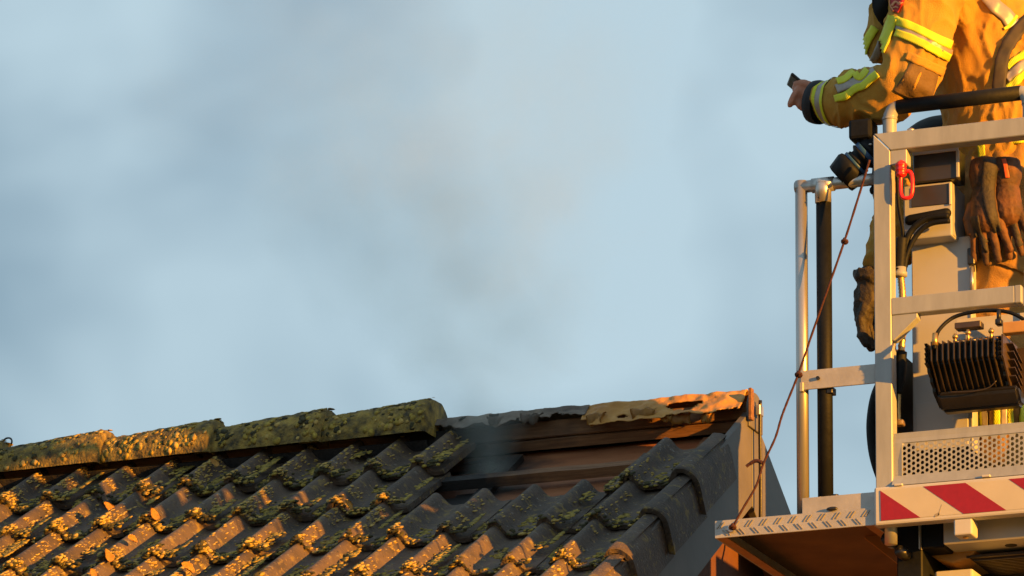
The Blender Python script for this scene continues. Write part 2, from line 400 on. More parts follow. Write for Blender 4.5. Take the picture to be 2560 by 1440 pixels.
# ridge tiles: tapered half rounds, thick with lichen
RX = [-.949, -1.293, -1.657, -2.026, -2.390, -2.755, -3.12, -3.49, -3.86]
for q, xe in enumerate(RX):
    bm = bmesh.new(); nx, na = 56, 34; LENR = .42; grid = []
    for i in range(nx + 1):
        f = i / nx; X = xe - LENR + LENR * f
        rad = .080 + .033 * f
        if f > .96: rad -= .22 * (f - .96)
        row = []
        for k in range(na + 1):
            a = math.pi * (k / na) * 1.06 - .03 * math.pi
            lump = .0036 * noise.fractal(Vector((X * 30 + q * 7, a * 5, q)), .9, 2.1, 4) + .004 * max(0, noise.noise(Vector((X * 60, a * 9, q + 4))))
            rr = rad + lump
            xo = X + (.006 * noise.noise(Vector((a * 3, q, 0))) if f > .99 else 0)
            row.append(bm.verts.new((xo, RY - math.cos(a) * rr * 1.02, .142 + math.sin(a) * rr)))
        grid.append(row)
    for i in range(nx):
        for k in range(na): bm.faces.new((grid[i][k], grid[i + 1][k], grid[i + 1][k + 1], grid[i][k + 1]))
    bm.faces.new(grid[nx]); bm.faces.new(list(reversed(grid[0])))
    from_bm('ridge_tile', bm, M['ridge'], roof, True)

# ridge membrane: crumpled, torn along its lower edge
def sheet(name, x0, x1, m, lo, amp, seed, tear):
    bm = bmesh.new(); nx = int((x1 - x0) / .006); na = 34; g = {}
    for i in range(nx + 1):
        X = x0 + (x1 - x0) * i / nx
        fl = lo(X)
        for k in range(na + 1):
            t = k / na                                        # 0 rear edge, 1 front lower edge
            q = -.07 + t * (.07 + fl)                         # signed girth from the apex
            s = abs(q)
            yy = RY - math.copysign(1, q) * max(0, s - .012) * .62 - math.copysign(min(s, .012), q) * .9
            zz = APEX + .002 - max(0, s - .018) * .80
            w_ = amp * noise.fractal(Vector((X * 16 + seed, q * 20, seed)), .8, 2.2, 4) * min(1, max(0, q + .02) / .05)
            fold = amp * 1.6 * abs(noise.noise(Vector((X * 11 + q * 16, q * 5, seed + 5)))) * max(0, q) / .08
            curl = -.018 * max(0, t - .86) / .14 * max(0, noise.noise(Vector((X * 14, 2, seed))) + .25)
            g[i, k] = bm.verts.new((X + .004 * noise.noise(Vector((X * 40, q * 40, 2))), yy - (w_ + fold) * .8 + curl * 1.6, zz + (w_ + fold) * .35 - curl * .3 + .0022 * noise.noise(Vector((X * 25, seed, 0)))))
    for i in range(nx):
        for k in range(na):
            c = (g[i, k].co + g[i + 1, k + 1].co) / 2
            if tear(c, k / na): continue
            bm.faces.new((g[i, k], g[i + 1, k], g[i + 1, k + 1], g[i, k + 1]))
    for v in [v for v in bm.verts if not v.link_faces]: bm.verts.remove(v)
    bmesh.ops.recalc_face_normals(bm, faces=bm.faces)
    bmesh.ops.solidify(bm, geom=list(bm.faces), thickness=.0015)
    return from_bm(name, bm, m, roof, True)
def tear_a(c, t): return t > .62 and noise.fractal(Vector((c.x * 9, c.z * 14, 9)), .8, 2, 3) > .12 + (1 - t) * .8
def tear_b(c, t): return t > .55 and noise.fractal(Vector((c.x * 12, c.z * 18, 31)), .8, 2, 3) > .05 + (1 - t) * 1.1
lo_a = lambda X: .118 + .018 * noise.noise(Vector((X * 9, 1, 1)))
lo_b = lambda X: .078 + .034 * noise.fractal(Vector((X * 13, 7, 1)), .8, 2, 3)
sheet('torn_membrane', -.47, .026, M['foil'], lo_a, .0105, 3.0, tear_a)
sheet('scorched_membrane', -1.00, -.465, M['soot'], lo_b, .0085, 11.0, tear_b)
# curled strips hanging from the torn edge
for q, (px, py, wd, ln) in enumerate(((1610, 1022, .085, .05), (1700, 1030, .10, .055), (1778, 1028, .05, .05), (1490, 1035, .07, .05), (1665, 1040, .05, .03), (1250, 1040, .06, .04), (1330, 1035, .07, .045))):
    p = at(px, py, RY - .055); bm = bmesh.new(); g = {}
    for i in range(9):
        for k in range(9):
            u_, v_ = i / 8 - .5, k / 8
            ang = v_ * 2.1 + .6 * noise.noise(Vector((q, u_ * 3, 0)))
            ww = wd * (1 - .6 * v_ * abs(noise.noise(Vector((q * 3.3, v_ * 2, 1)))) - .3 * v_)
            g[i, k] = bm.verts.new(p + Vector((u_ * ww + .012 * v_ * math.sin(q * 2.1), -.020 * math.sin(ang) - .004 * math.sin(u_ * 9 + q), -ln * .5 * (1 - math.cos(ang)) + .010 * noise.noise(Vector((u_ * 4, v_ * 3, q))))))
    for i in range(8):
        for k in range(8): bm.faces.new((g[i, k], g[i + 1, k], g[i + 1, k + 1], g[i, k + 1]))
    bmesh.ops.solidify(bm, geom=list(bm.faces), thickness=.0012)
    from_bm('membrane_flap', bm, M['foil'] if px > 1400 else M['soot'], roof, True)
# rounded end plate of the ridge, and the wooden strip in front of it
poly = []
for k in range(15):
    a = math.pi * k / 14; poly.append((.034, RY + .018 - math.cos(a) * .062, APEX - .055 + math.sin(a) * .052))
poly += [(.034, RY + .080, APEX - .115), (.034, RY - .044, APEX - .115)]
prism('ridge_end_plate', poly, (.010, 0, 0), M['barge'], roof, .0015)
box('end_strip', .046, .056, RY - .062, RY - .038, APEX - .10, APEX - .006, M['batten'], roof, .0015)
# barge boards, mitred under the apex
for nm, sg in (('barge_board', -1), ('barge_board', 1)):
    run = 2.9
    a, b = .045, .344
    y0 = RY + sg * .003
    poly = [(.015, y0, APEX - a - .012), (.015, y0, APEX - b), (.015, RY + sg * run, APEX - b - run * TP), (.015, RY + sg * run, APEX - a - run * TP)]
    prism(nm, poly, (.022, 0, 0), M['barge'], house, .0015)
tube('lightning_conductor', smoothpath([(.062, RY + .002, APEX - .03), (.060, RY + .004, APEX - .12), (.060, RY + .006, APEX - .30), (.060, RY - .004, APEX - .42), (.060, RY - .05, APEX - .50)], 5), .0055, M['blackp'], house, 8)
bm = bmesh.new(); add_box(bm, .052, .066, RY - .012, RY + .022, APEX - .075, APEX - .045, .002); from_bm('conductor_clip', bm, M['tube'], house)
# front and rear gutters close the eaves
tube('gutter', [(-4.9, -2.62, -1.80), (.05, -2.62, -1.80)], .06, M['barge'], house, 12)
# a loose end of wire curling above the ridge
ctr = at(12, 1108, RY); bm = bmesh.new()
add_tube(bm, [ctr + Vector((.024 * math.cos(a), .01 * a, .020 * math.sin(a))) for a in [k * .3 - .3 for k in range(13)]], .003, 6)
from_bm('ridge_wire', bm, M['blackp'], roof, True)

# ---------------------------------------------------------------- moss and lichen on the tiles
def ico(sub):
    b = bmesh.new(); bmesh.ops.create_icosphere(b, subdivisions=sub, radius=1); b.verts.ensure_lookup_table()
    vs_ = [v.co.copy() for v in b.verts]; fs_ = [[v.index for v in f.verts] for f in b.faces]; b.free(); return vs_, fs_
ICO = {1: ico(1), 2: ico(2)}
def clumps(name, items, m):
    V, F = [], []
    for (p, mw, sx, sy, sz, sub, sd) in items:
        vs_, fs_ = ICO[sub]; base = len(V); rz = Matrix.Rotation(sd * 7.1, 3, 'Z')
        for v in vs_:
            k = 1 + .45 * noise.noise(v * 1.7 + Vector((sd, sd * 2, 0))) + (.25 * noise.noise(v * 5 + Vector((sd, 0, 3))) if sub > 1 else 0)
            q = rz @ Vector((v.x * sx * k, v.y * sy * k, v.z * sz * k)); V.append(p + mw @ q)
        F += [[a + base for a in f] for f in fs_]
    me = bpy.data.meshes.new(name); me.from_pydata(V, [], F)
    o = link(name, me, m, roof, True); o['kind'] = 'stuff'; return o
rg = random.Random(5); yl, orr, dk = [], [], []
for (rrow, j, mw) in tiles:
    if j > 9 or rrow > 6: continue
    R3 = mw.to_3x3()
    X0 = -.30 * j
    old = min(1, max(.18, (-X0 - .1) / 1.2))                    # the roof is mossier away from the gable
    def put(lst, x, y, sx, sy, sz, sub, lift=0.0):
        z = (prof(x) if x < .02 else -.02) - y * .068 + lift
        lst.append((mw @ Vector((x, y, z)), R3, sx, sy, sz, sub, rg.uniform(0, 90)))
    for c in range(int(55 + 130 * old)):                         # along the nose
        x = rg.uniform(-.22, .07 if j else -.02); d = rg.random() ** 2 * (.02 + .03 * old)
        sz = rg.uniform(.002, .0062) * (1 + .5 * old)
        lst = dk if rg.random() < .66 else (yl if rg.random() < .7 else orr)
        put(lst, x, d - .002, sz * rg.uniform(1, 2.2), sz * rg.uniform(.9, 1.6), sz * .6, 1, -.006 if d < .006 else 0)
    for wv in (-.075, -.225, .07):                              # cushions in the troughs
        if j == 0 and wv > 0: continue
        npatch = rg.randrange(1, 3 + int(4 * old))
        for c in range(npatch):
            cx_ = wv + rg.uniform(-.026, .034); cy = rg.uniform(.02, .27)
            for h in range(rg.randrange(16, 46)):
                sz = rg.uniform(.0018, .0052)
                x = min(.07, max(-.222, cx_ + rg.gauss(0, .012)))
                put(yl if rg.random() < .8 else dk, x, max(0, cy + rg.gauss(0, .024)), sz * 2.0, sz * 2.6, sz * .34, 1, .0005)
    for wv in (0, -.15):                                        # lichen crust, coloured bright for sun glints on each roll's right flank
        if rg.random() > .25 + .75 * old: continue
        for h in range(int(16 + 170 * old * rg.random())):
            x = wv + abs(rg.gauss(.016, .011)); y = rg.random() * .30
            if noise.noise(Vector((x * 20 + j * 3, y * 16, rrow * 2.7))) < -.05: continue
            if j == 0 and x > .03: continue
            sz = rg.uniform(.0015, .0045)
            put(orr, min(x, .07), y, sz * 1.7, sz * 2.2, sz * .34, 1, .0003)
    for wv in (0, -.15):                                        # crusty heads at the lower end of the rolls
        if rg.random() > .15 + .7 * old: continue
        for h in range(rg.randrange(20, 60)):
            sz = rg.uniform(.002, .0062)
            put(orr if rg.random() < .6 else dk, wv + rg.gauss(.012, .016), abs(rg.gauss(.012, .018)), sz * 1.4, sz * 1.5, sz * .55, 1, .001)
I3 = Matrix.Identity(3)
for q, xe in enumerate(RX[:6]):                                  # the ridge tiles carry thick cushions
    for c in range(300):
        f = rg.random(); X = xe - .36 * f; a = rg.uniform(.02, 2.2)
        if noise.noise(Vector((X * 14, a * 2.2, q))) < -.12: continue
        rr = .080 + .033 * (1 - f * .86) + .001
        sz = rg.uniform(.002, .0062); p = Vector((X, RY - math.cos(a) * rr * 1.02, .142 + math.sin(a) * rr))
        fr = Matrix.Rotation(math.pi / 2 - a, 3, 'X')
        lst = yl if rg.random() < .55 else (orr if rg.random() < .45 else dk)
        lst.append((p, fr, sz * 2.4, sz * 2.0, sz * .30, 1, rg.uniform(0, 90)))
clumps('moss', yl, M['moss']); clumps('lichen', orr, M['lichen']); clumps('dark_moss', dk, M['darkmoss'])

# ---------------------------------------------------------------- dry leaves lying on the tiles
def leaf(px, py, size, rz, curl, tilt):
    bm = bmesh.new(); g = []
    for i in range(11):
        u_ = i / 10; wd = .5 * math.sin(math.pi * min(1, u_ * .96 + .03)) ** .7
        row = []
        for k in range(7):
            v_ = k / 6 * 2 - 1
            wv = wd * (1 + .10 * math.sin(i * 2.3) * abs(v_))
            a = v_ * wv * curl * 2.2
            x = math.sin(a) / (curl * 2.2); z = (1 - math.cos(a)) / (curl * 2.2) + .35 * curl * (u_ - .5) ** 2 + .03 * noise.noise(Vector((u_ * 4, v_ * 2, px)))
            row.append(bm.verts.new(Vector((x, u_ - .5, z)) * size))
        g.append(row)
    for i in range(10):
        for k in range(6): bm.faces.new((g[i][k], g[i + 1][k], g[i + 1][k + 1], g[i][k + 1]))
    bmesh.ops.solidify(bm, geom=list(bm.faces), thickness=.0012)
    o = from_bm('fallen_leaf', bm, M['leaf'], None, True)
    p = at_roof(px, py, -.006)
    o.matrix_world = Matrix.Translation(p) @ RB @ Matrix.Rotation(tilt, 4, 'Y') @ Matrix.Rotation(rz, 4, 'Z')
    tag(o, 'dry curled yellow leaf lying among the moss on the roof tiles', 'leaf', 'dry leaves on the roof')
for a in ((385, 1287, .048, .3, .7, 1.05), (272, 1272, .050, 1.1, .8, .9), (268, 1390, .045, .6, 1.0, 1.1), (468, 1422, .046, 1.9, 1.1, .9), (232, 1434, .036, .2, .8, 1.0), (330, 1350, .035, 2.2, 1.1, .9), (535, 1157, .036, .8, .6, .8), (870, 1262, .034, 1.4, .7, 1.0)):
    leaf(*a)
# ================================================================ rescue cage of an aerial platform
YF = -1.0
XL, XR = .801, 1.72; PWD = .046; PD = .045; YB = -.12
ZT, ZB = .494, -.457; FLOOR = -.446
cage = thing('rescue_cage', 'grey aerial platform cage with red and white warning board, perforated panel and floodlight', 'platform', ((XL + XR) / 2, -.55, -.56))
# front frame with mitred corners
G = .0012
prism('post', [(XL, YF, ZB), (XL + PWD, YF, ZB), (XL + PWD, YF, ZT - .049 - G), (XL, YF, ZT - G)], (0, PD, 0), M['alu'], cage, .0022)
prism('post', [(XR - PWD, YF, ZB), (XR, YF, ZB), (XR, YF, ZT - G), (XR - PWD, YF, ZT - .049 - G)], (0, PD, 0), M['alu'], cage, .0022)
prism('top_rail', [(XL + G, YF, ZT), (XL + PWD + G, YF, ZT - .049), (XR - PWD - G, YF, ZT - .049), (XR - G, YF, ZT)], (0, PD, 0), M['alu'], cage, .0022)
for xx in (XL, XR - PWD): box('post', xx, xx + PWD, YB - PD, YB, FLOOR, ZT - .05, M['alu'], cage, .0022)
box('top_rail', XL, XR, YB - PD + .002, YB - .002, ZT - .05, ZT, M['alu'], cage, .0022)
box('top_rail', XR - PWD + .002, XR - .002, YF + PD, YB - PD, ZT - .048, ZT - .002, M['alu'], cage, .0022)
XM = at(2553, 730, YF).x
box('mid_rail', XL + PWD, XM - .018, YF + .001, YF + .041, .002, .048, M['alu'], cage, .002)
box('rail_end_cap', XM - .018, XM, YF + .0005, YF + .0415, .0015, .0485, M['boxside'], cage, .002)
tube('drop_pin', [(XM + .006, YF + .02, -.30), (XM + .006, YF + .02, .09)], .0035, M['tube'], cage, 8)
# gusset under the mid rail
p0 = at(2234, 789, YF); p1 = at(2292, 783, YF); p2 = at(2234, 850, YF)
prism('gusset', [(XL + PWD, YF + .004, .002), (p1.x, YF + .004, .002), (p1.x, YF + .004, -.010), (XL + PWD + .006, YF + .004, p2.z), (XL + PWD, YF + .004, p2.z)], (0, .034, 0), M['alu'], cage, .0015)
# anchor block under the top rail
b0 = at(2234, 372, YF); b1 = at(2266, 408, YF)
box('anchor_block', XL + PWD, b1.x, YF + .003, YF + .042, b1.z, ZT - .049, M['alu'], cage, .002)
# ---- perforated panel
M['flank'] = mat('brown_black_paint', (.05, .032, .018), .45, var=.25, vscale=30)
YP = YF + .012
px0, px1 = XL + PWD, XR - PWD
zt = -.316; zb = -.446; cw, ch = .0121, .0140; rad = .0051; nrow = 6
h0 = at(2258, 1190, YP); zmid = at(2262, 1150, YP).z
bm = bmesh.new()
xs0 = h0.x - cw * .2; ncol = int((px1 - .02 - xs0) / cw)
zlow = zmid - nrow * ch / 2 - ch * .25; zhigh = zlow + nrow * ch + ch / 2
def V3(x, z): return bm.verts.new((x, YP, z))
def quad(a, b, c, d): bm.faces.new([V3(*a), V3(*b), V3(*c), V3(*d)])
for c in range(ncol):
    xa, xb = xs0 + c * cw, xs0 + (c + 1) * cw; o_ = (ch / 2 if c % 2 else 0)
    if o_: quad((xa, zlow), (xb, zlow), (xb, zlow + o_), (xa, zlow + o_))
    else: quad((xa, zhigh - ch / 2), (xb, zhigh - ch / 2), (xb, zhigh), (xa, zhigh))
    for r_ in range(nrow):
        za = zlow + o_ + r_ * ch; zc = za + ch; cx_, cz_ = (xa + xb) / 2, (za + zc) / 2
        outer = [(xb, cz_), (xb, zc), (cx_ + cw * .17, zc), (cx_ - cw * .17, zc), (xa, zc), (xa, cz_), (xa, cz_), (xa, za), (cx_ - cw * .17, za), (cx_ + cw * .17, za), (xb, za), (xb, cz_)]
        inner = [(cx_ + rad * math.cos(R(a)), cz_ + rad * math.sin(R(a))) for a in (0, 40, 75, 105, 140, 180, 180, 220, 255, 285, 320, 360)]
        for k in range(11):
            if k == 5: continue
            quad(outer[k], outer[k + 1], inner[k + 1], inner[k])
xe = xs0 + ncol * cw
quad((px0, zhigh), (px1, zhigh), (px1, zt), (px0, zt)); quad((px0, zb), (px1, zb), (px1, zlow), (px0, zlow))
quad((px0, zlow), (xs0, zlow), (xs0, zhigh), (px0, zhigh)); quad((xe, zlow), (px1, zlow), (px1, zhigh), (xe, zhigh))
bmesh.ops.remove_doubles(bm, verts=bm.verts, dist=.00005)
bmesh.ops.recalc_face_normals(bm, faces=bm.faces)
bmesh.ops.solidify(bm, geom=list(bm.faces), thickness=.0025)
from_bm('perforated_panel', bm, M['alu'], cage)
box('panel_flange', px0, px1, YP + .001, YP + .026, zt - .0005, zt + .004, M['alu'], cage, .001)
prism('panel_lip', [(px0, YP - .001, zb + .020), (px0, YP - .022, zb - .010), (px0, YP - .019, zb - .010), (px0, YP + .002, zb + .020)], (px1 - px0, 0, 0), M['alu'], cage)
# ---- warning board: white sheet with raised film stripes
bd = box('warning_board', XL - .002, XR + .01, YF - .012, YF + .03, -.559, -.4565, M['white'], cage, .006, 2)
yb = YF - .0125
box('reflective_field', at(2201, 1270, YF - .012).x, XR, yb - .0006, yb + .001, -.547, -.4665, M['retro'], bd, 0)
def film(pts):
    q = [at(a, b, yb) for a, b in pts]
    prism('red_stripe', [(v.x, yb - .0014, min(-.4662, max(-.5473, v.z))) for v in q], (0, .0012, 0), M['red'], bd)
film([(2201, 1227), (2301, 1301), (2203, 1312)])
film([(2308, 1213), (2414, 1204), (2516, 1279), (2409, 1289)])
film([(2522, 1193), (2628, 1183), (2730, 1258), (2623, 1268)])
film([(2736, 1172), (2842, 1162), (2944, 1237), (2837, 1247)])
M['scuff'] = mat('scuff', (.33, .29, .22), .7, var=.3, vscale=60)
for pp in ([(2344, 1290), (2347, 1290), (2355, 1262), (2354, 1261)], [(2336, 1287), (2338, 1293), (2350, 1286), (2346, 1281)]):
    q = [at(a, b, yb) for a, b in pp]; prism('scuff', [(v.x, yb - .0010, v.z) for v in q], (0, .0006, 0), M['scuff'], bd)
# small catches on the upper edge of the board
for px, py in ((2236, 1211), (2455, 1189)):
    q = at(px, py, yb); box('board_catch', q.x, q.x + .022, yb - .004, yb + .01, q.z - .005, q.z + .001, M['white'], bd, .001)
# ---- floor
box('floor', XL + .004, XR - .004, YF + .035, YB, FLOOR - .022, FLOOR, M['dull'], cage, .002)
# ---- folding step at the side of the cage
XS = at(1787, 1325, YF).x; zs0, zs1 = -.554, -.507; YS1 = -.12
M['under'] = mat('shaded_underside', (.10, .048, .018), .7, col2=(.20, .10, .035), vscale=6, detail=7)  # dark brown holds the underside's shade and warm reflected light
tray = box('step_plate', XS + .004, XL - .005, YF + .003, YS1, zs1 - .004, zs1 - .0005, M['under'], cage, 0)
box('step_flange', XS, XL - .003, YF, YF + .004, zs0, zs1, M['dull'], tray, .001)
box('step_flange', XS + .0005, XS + .004, YF + .004, YS1, zs0 + .0005, zs1 - .0005, M['dull'], tray, 0)
box('step_flange', XL - .009, XL - .005, YF + .004, YS1, zs0 + .0005, zs1 - .004, M['dull'], tray, 0)
box('step_flange', XS + .004, XL - .009, YS1 - .004, YS1, zs0 + .0005, zs1 - .004, M['dull'], tray, 0)
M['lip'] = mat('warm_lit_edge', (.42, .20, .07), .6, var=.15, vscale=20)  # orange tint stands in for warm light on the lower edges
box('step_lip', XS + .004, XS + .030, YF + .004, YS1 - .004, zs0 + .001, zs0 + .004, M['lip'], tray, 0)
box('step_lip', XL - .032, XL - .009, YF + .004, YS1 - .004, zs0 + .001, zs0 + .004, M['lip'], tray, 0)
tbm = bmesh.new(); add_box(tbm, -.0105, .0105, -.0016, .0008, -.0016, .0016, .0007); bmesh.ops.recalc_face_normals(tbm, faces=tbm.faces)
tme = bpy.data.meshes.new('tread_bar'); tbm.to_mesh(tme); tbm.free()
M['tread'] = mat('worn_tread', (.30, .28, .25), .5, .3, var=.2, vscale=60); tme.materials.append(M['tread'])
nb = 0; x = XS + .012
while x < XL - .02:
    for k in (0, 1):
        for zc, ang in ((zs0 + .033, -.9), (zs0 + .013, .85)):
            o = bpy.data.objects.new('tread_bar', tme); COL.objects.link(o); o.parent = tray; o.matrix_parent_inverse = Matrix.Identity(4)
            xx = x + k * .009 + (.016 if ang > 0 else 0)
            if xx > XL - .018: bpy.data.objects.remove(o); continue
            o.matrix_basis = Matrix.Translation((xx, YF - .0006, zc)) @ Matrix.Rotation(ang, 4, 'Y')
    x += .040
# ring bolt that holds the rope
q = at(1830, 1322, YF); bm = bmesh.new(); add_tube(bm, [(q.x + .009 * math.cos(a), YF - .006, q.z + .009 * math.sin(a)) for a in [k * math.pi / 8 for k in range(17)]], .0028, 8)
from_bm('ring_bolt', bm, M['tube'], tray, True)
# ---- side gate of round tube
YG = -.965
def P(px, py, Y=YG): return at(px, py, Y)
tl = P(2003, 468); bl = P(2005, 1290); tr = P(2184, 468)
zt_ = tl.z; XG = tl.x
gate = tube('gate_frame', [(XG, YG, zs1 - .02), (XG, YG, zt_ + .0155)], .0165, M['tube'], cage, 20)
tube('gate_top_tube', [(XG - .0155, YG, zt_), (XL + .03, YG, zt_)], .0162, M['tube'], gate, 20)
gate['label'] = 'satin tube side gate beside the cage post'
ks = P(2058, 480)
tube('gate_handrail', [(ks.x, YG + .004, zs1 - .01), (ks.x, YG + .004, zt_ - .035)], .0205, M['black'], gate, 20)
bm = bmesh.new()
add_tube(bm, [(ks.x - .03, YG, zt_), (ks.x + .03, YG, zt_)], .0195, 18)
zz = P(2050, 508).z
add_tube(bm, [(ks.x, YG - .002, zt_ + .004), (ks.x, YG - .002, zt_ - .012), (ks.x, YG - .001, zz)], [.022, .0225, .0215], 18)
from_bm('tee_fitting', bm, M['tube'], gate, True)
add = P(2050, 488, YG - .024); bm = bmesh.new(); add_tube(bm, [(add.x - .004, YG - .026, add.z - .006), (add.x - .004, YG - .020, add.z - .006)], .0022, 8); from_bm('grub_screw', bm, M['blackp'], gate)
c0 = P(2005, 945, YG - .02); c1 = P(2185, 940, YG - .02)
m0 = P(2095, 920, YG - .02).z; m1 = P(2095, 968, YG - .02).z
brk = box('gate_bracket', c0.x - .002, XL + .002, YG - .026, YG - .0205, m1, m0, M['dull'], cage, .0012)
box('bracket_tab', c0.x - .004, c0.x + .006, YG - .030, YG - .014, m1 - .004, m1 + .020, M['dull'], brk, .001)
q = P(2046, 946, YG - .026); bm = bmesh.new(); add_tube(bm, [(q.x, YG - .034, q.z), (q.x, YG - .024, q.z)], .0052, 6); from_bm('bracket_bolt', bm, M['blackp'], brk)
q = P(2074, 972, YG); box('tube_clip', q.x - .004, q.x + .012, YG - .016, YG + .02, m1 - .012, m1 + .006, M['blackp'], brk, .001)
c0 = P(2008, 1262, YG - .02); z0_, z1_ = zs1, P(2095, 1240, YG - .02).z
box('gate_sill', c0.x, XL - .002, YG - .030, YG - .022, z0_, z1_, M['dull'], cage, .001)
for px in (2094,):
    q = P(px, 1232, YG); bm = bmesh.new(); add_tube(bm, [(q.x, YG - .02, z1_ - .002), (q.x, YG - .02, z1_ + .004)], [.004, .009], 10); from_bm('sill_knob', bm, M['blackp'], cage, True)
q = P(2080, 1272, YF - .004); bm = bmesh.new(); add_ball(bm, (q.x, YF - .004, q.z), (.016, .006, .006), 2); from_bm('sill_bolt', bm, M['blackp'], cage, True)
# ---- padded hand rail standing above the top rail
YH = -.972
hr0 = at(2224, 268, YH); hz = hr0.z - .002
hx1 = at(2562, 240, YH).x
rail = tube('padded_handrail', [(hr0.x + .022, YH, hz), (hx1 - .01, YH, hz)], .0195, M['black'], cage, 18)
for xx, sg in ((hr0.x, 1), (hx1 + .012, -1)):
    pts = [(xx, YH, ZT - .002), (xx, YH, hz - .032), (xx + sg * .004, YH, hz - .016), (xx + sg * .014, YH, hz - .003), (xx + sg * .034, YH, hz)]
    tube('rail_stanchion', smoothpath(pts, 4), .0185, M['alu'], rail, 18)
    bm = bmesh.new(); add_tube(bm, [(xx, YH, hz - .034), (xx, YH, hz - .028)], .0205, 18); from_bm('stanchion_collar', bm, M['alu'], rail, True)
q = at(2277, 318, YF + .02); bm = bmesh.new(); add_ball(bm, (q.x, YF + .02, ZT + .004), (.011, .011, .007), 2); from_bm('rail_bolt', bm, M['tube'], cage, True)
# ---- control station inside the cage
def rect(px0_, py0_, px1_, py1_, Y):
    a = at(px0_, py0_, Y); b = at(px1_, py1_, Y); return a.x, b.x, b.z, a.z
YC = -.84
x0, x1, z0, z1 = rect(2278, 604, 2432, 1050, YC)
cab = box('cabinet', x0, x1, YC, YC + .09, -.335, z1, M['box'], cage, .003)
box('cabinet_door_edge', x1 - .004, x1 - .001, YC - .003, YC + .001, -.33, z1 - .01, M['boxside'], cab, 0)
q = at(2428, 640, YC - .008); box('hinge', q.x - .010, q.x + .010, YC - .012, YC + .003, q.z - .024, q.z + .022, M['blackp'], cab, .003)
tube('cabinet_handle', [(q.x + .002, YC - .010, q.z - .03), (q.x + .002, YC - .010, q.z - .10)], .005, M['tube'], cab, 8)
zc = at(2350, 930, YC).z
box('cabinet_plate', x0 + .01, x1 - .012, YC - .004, YC + .001, -.33, zc - .08, M['box'], cab, .001)
box('dark_backing', XL + .05, at(2425, 1100, -.9).x, -.90, -.89, FLOOR, -.34, M['black'], cage, .002)  # black board added to darken the panel holes like a shaded interior
box('shade_panel', XL + .012, XL + .016, YF + .05, YB - .05, FLOOR, -.05, M['flank'], cage, 0)  # added to shade the gable; its dark colour stands for cabinet shadow
YD = -.90
x0, x1, z0, z1 = rect(2258, 470, 2380, 584, YD); z0 -= .005
z1 = at(2330, 458, YD).z
con = box('control_box', x0, x1, YD, YD + .125, z0, z1, M['box'], cage, .004, 2)
box('control_box_side', x1 - .001, x1 + .0015, YD + .006, YD + .120, z0 + .004, z1 - .004, M['boxside'], con, 0)
a0, a1, a2, a3 = rect(2279, 470, 2374, 516, YD)
box('lower_display', a0, a1, YD - .003, YD + .001, at(2330, 514, YD).z, at(2330, 464, YD).z, M['screen'], con, .001)
box('display_bezel', a1, a1 + .006, YD - .006, YD + .002, at(2330, 514, YD).z - .004, at(2330, 462, YD).z, M['white'], con, .001)
zq = at(2322, 542, YD).z
bm = bmesh.new(); xa, xb = at(2275, 545, YD).x, x1 - .003
add_capsules(bm, [((xa, YD - .001, zq - .004), .014), ((xb - .012, YD - .001, zq + .004), .014)], 14)
from_bm('cable_slot', bm, M['black'], con, True)
x0h, x1h, _, _ = rect(2282, 372, 2396, 452, YD - .01)
zh0, zh1 = at(2340, 456, YD).z, at(2340, 378, YD).z
hood = box('display_hood', x0h, x1h, YD - .012, YD + .06, zh0 + .001, zh1, M['screen'], cage, .003)
box('hood_frame', x0h, x1h + .002, YD - .017, YD - .0125, zh1 - .010, zh1 + .001, M['box'], hood, .001)
box('hood_frame', x1h - .004, x1h + .004, YD - .018, YD - .012, zh0 + .003, zh1 - .010, M['box'], hood, .001)
# loom of cables down the inside of the post
YK = -.93
tube('cable', smoothpath([at(2372, 540, YK), at(2320, 545, YK), at(2280, 575, YK), at(2262, 620, YK), at(2256, 680, YK)], 6), .0085, M['black'], con, 10)
tube('cable', smoothpath([at(2374, 552, YK), at(2325, 560, YK), at(2290, 590, YK), at(2266, 640, YK), at(2260, 685, YK)], 6), .007, M['black'], con, 10)
tube('cable', smoothpath([at(2243, 430, YK), at(2246, 510, YK), at(2258, 590, YK), at(2252, 680, YK)], 6), .005, M['black'], con, 8)
bm = bmesh.new(); seq = smoothpath([at(2255, 595, YK - .01), at(2251, 640, YK - .01), at(2249, 678, YK - .01)], 8)
add_tube(bm, seq, [.0145 + .0015 * (i % 2) for i in range(len(seq))], 12)
from_bm('corrugated_conduit', bm, M['black'], con, True)
q = at(2251, 680, YK - .01); tube('conduit_gland', [q + Vector((0, 0, .012)), q, q - Vector((0, 0, .002)), q - Vector((0, 0, .012))], [.0155, .0155, .0185, .0185], M['boxside'], con, 12)
bm = bmesh.new(); seq = smoothpath([at(2252, 690, YK), at(2256, 735, YK), at(2258, 800, YK), at(2253, 880, YK)], 12)
add_tube(bm, seq, [.0085 + .0018 * (i % 2) for i in range(len(seq))], 10); from_bm('spiral_hose', bm, M['brass'], con, True)
tube('hose_sleeve', smoothpath([at(2254, 880, YK), at(2250, 930, YK), at(2247, 985, YK)], 5), [.015] * 3 + [.017] * 3 + [.015] * 2 + [.009] * 3, M['black'], con, 12)
bm = bmesh.new(); seq = smoothpath([at(2247, 985, YK), at(2246, 1030, YK), at(2248, 1062, YK)], 10); add_tube(bm, seq, [.006 + .001 * (i % 2) for i in range(len(seq))], 8); from_bm('spiral_hose', bm, M['brass'], con, True)
q = at(2250, 1058, YK); box('hose_tap', q.x - .014, q.x + .012, YK - .012, YK + .012, q.z - .008, q.z + .008, M['brass'], con, .004, 2)
bx0, bx1, bz0, bz1 = rect(2240, 900, 2290, 945, YC + .12)
box('rear_stay', XL + .05, XL + .30, YC + .14, YC + .17, bz0, bz1, M['white'], cage, .002)
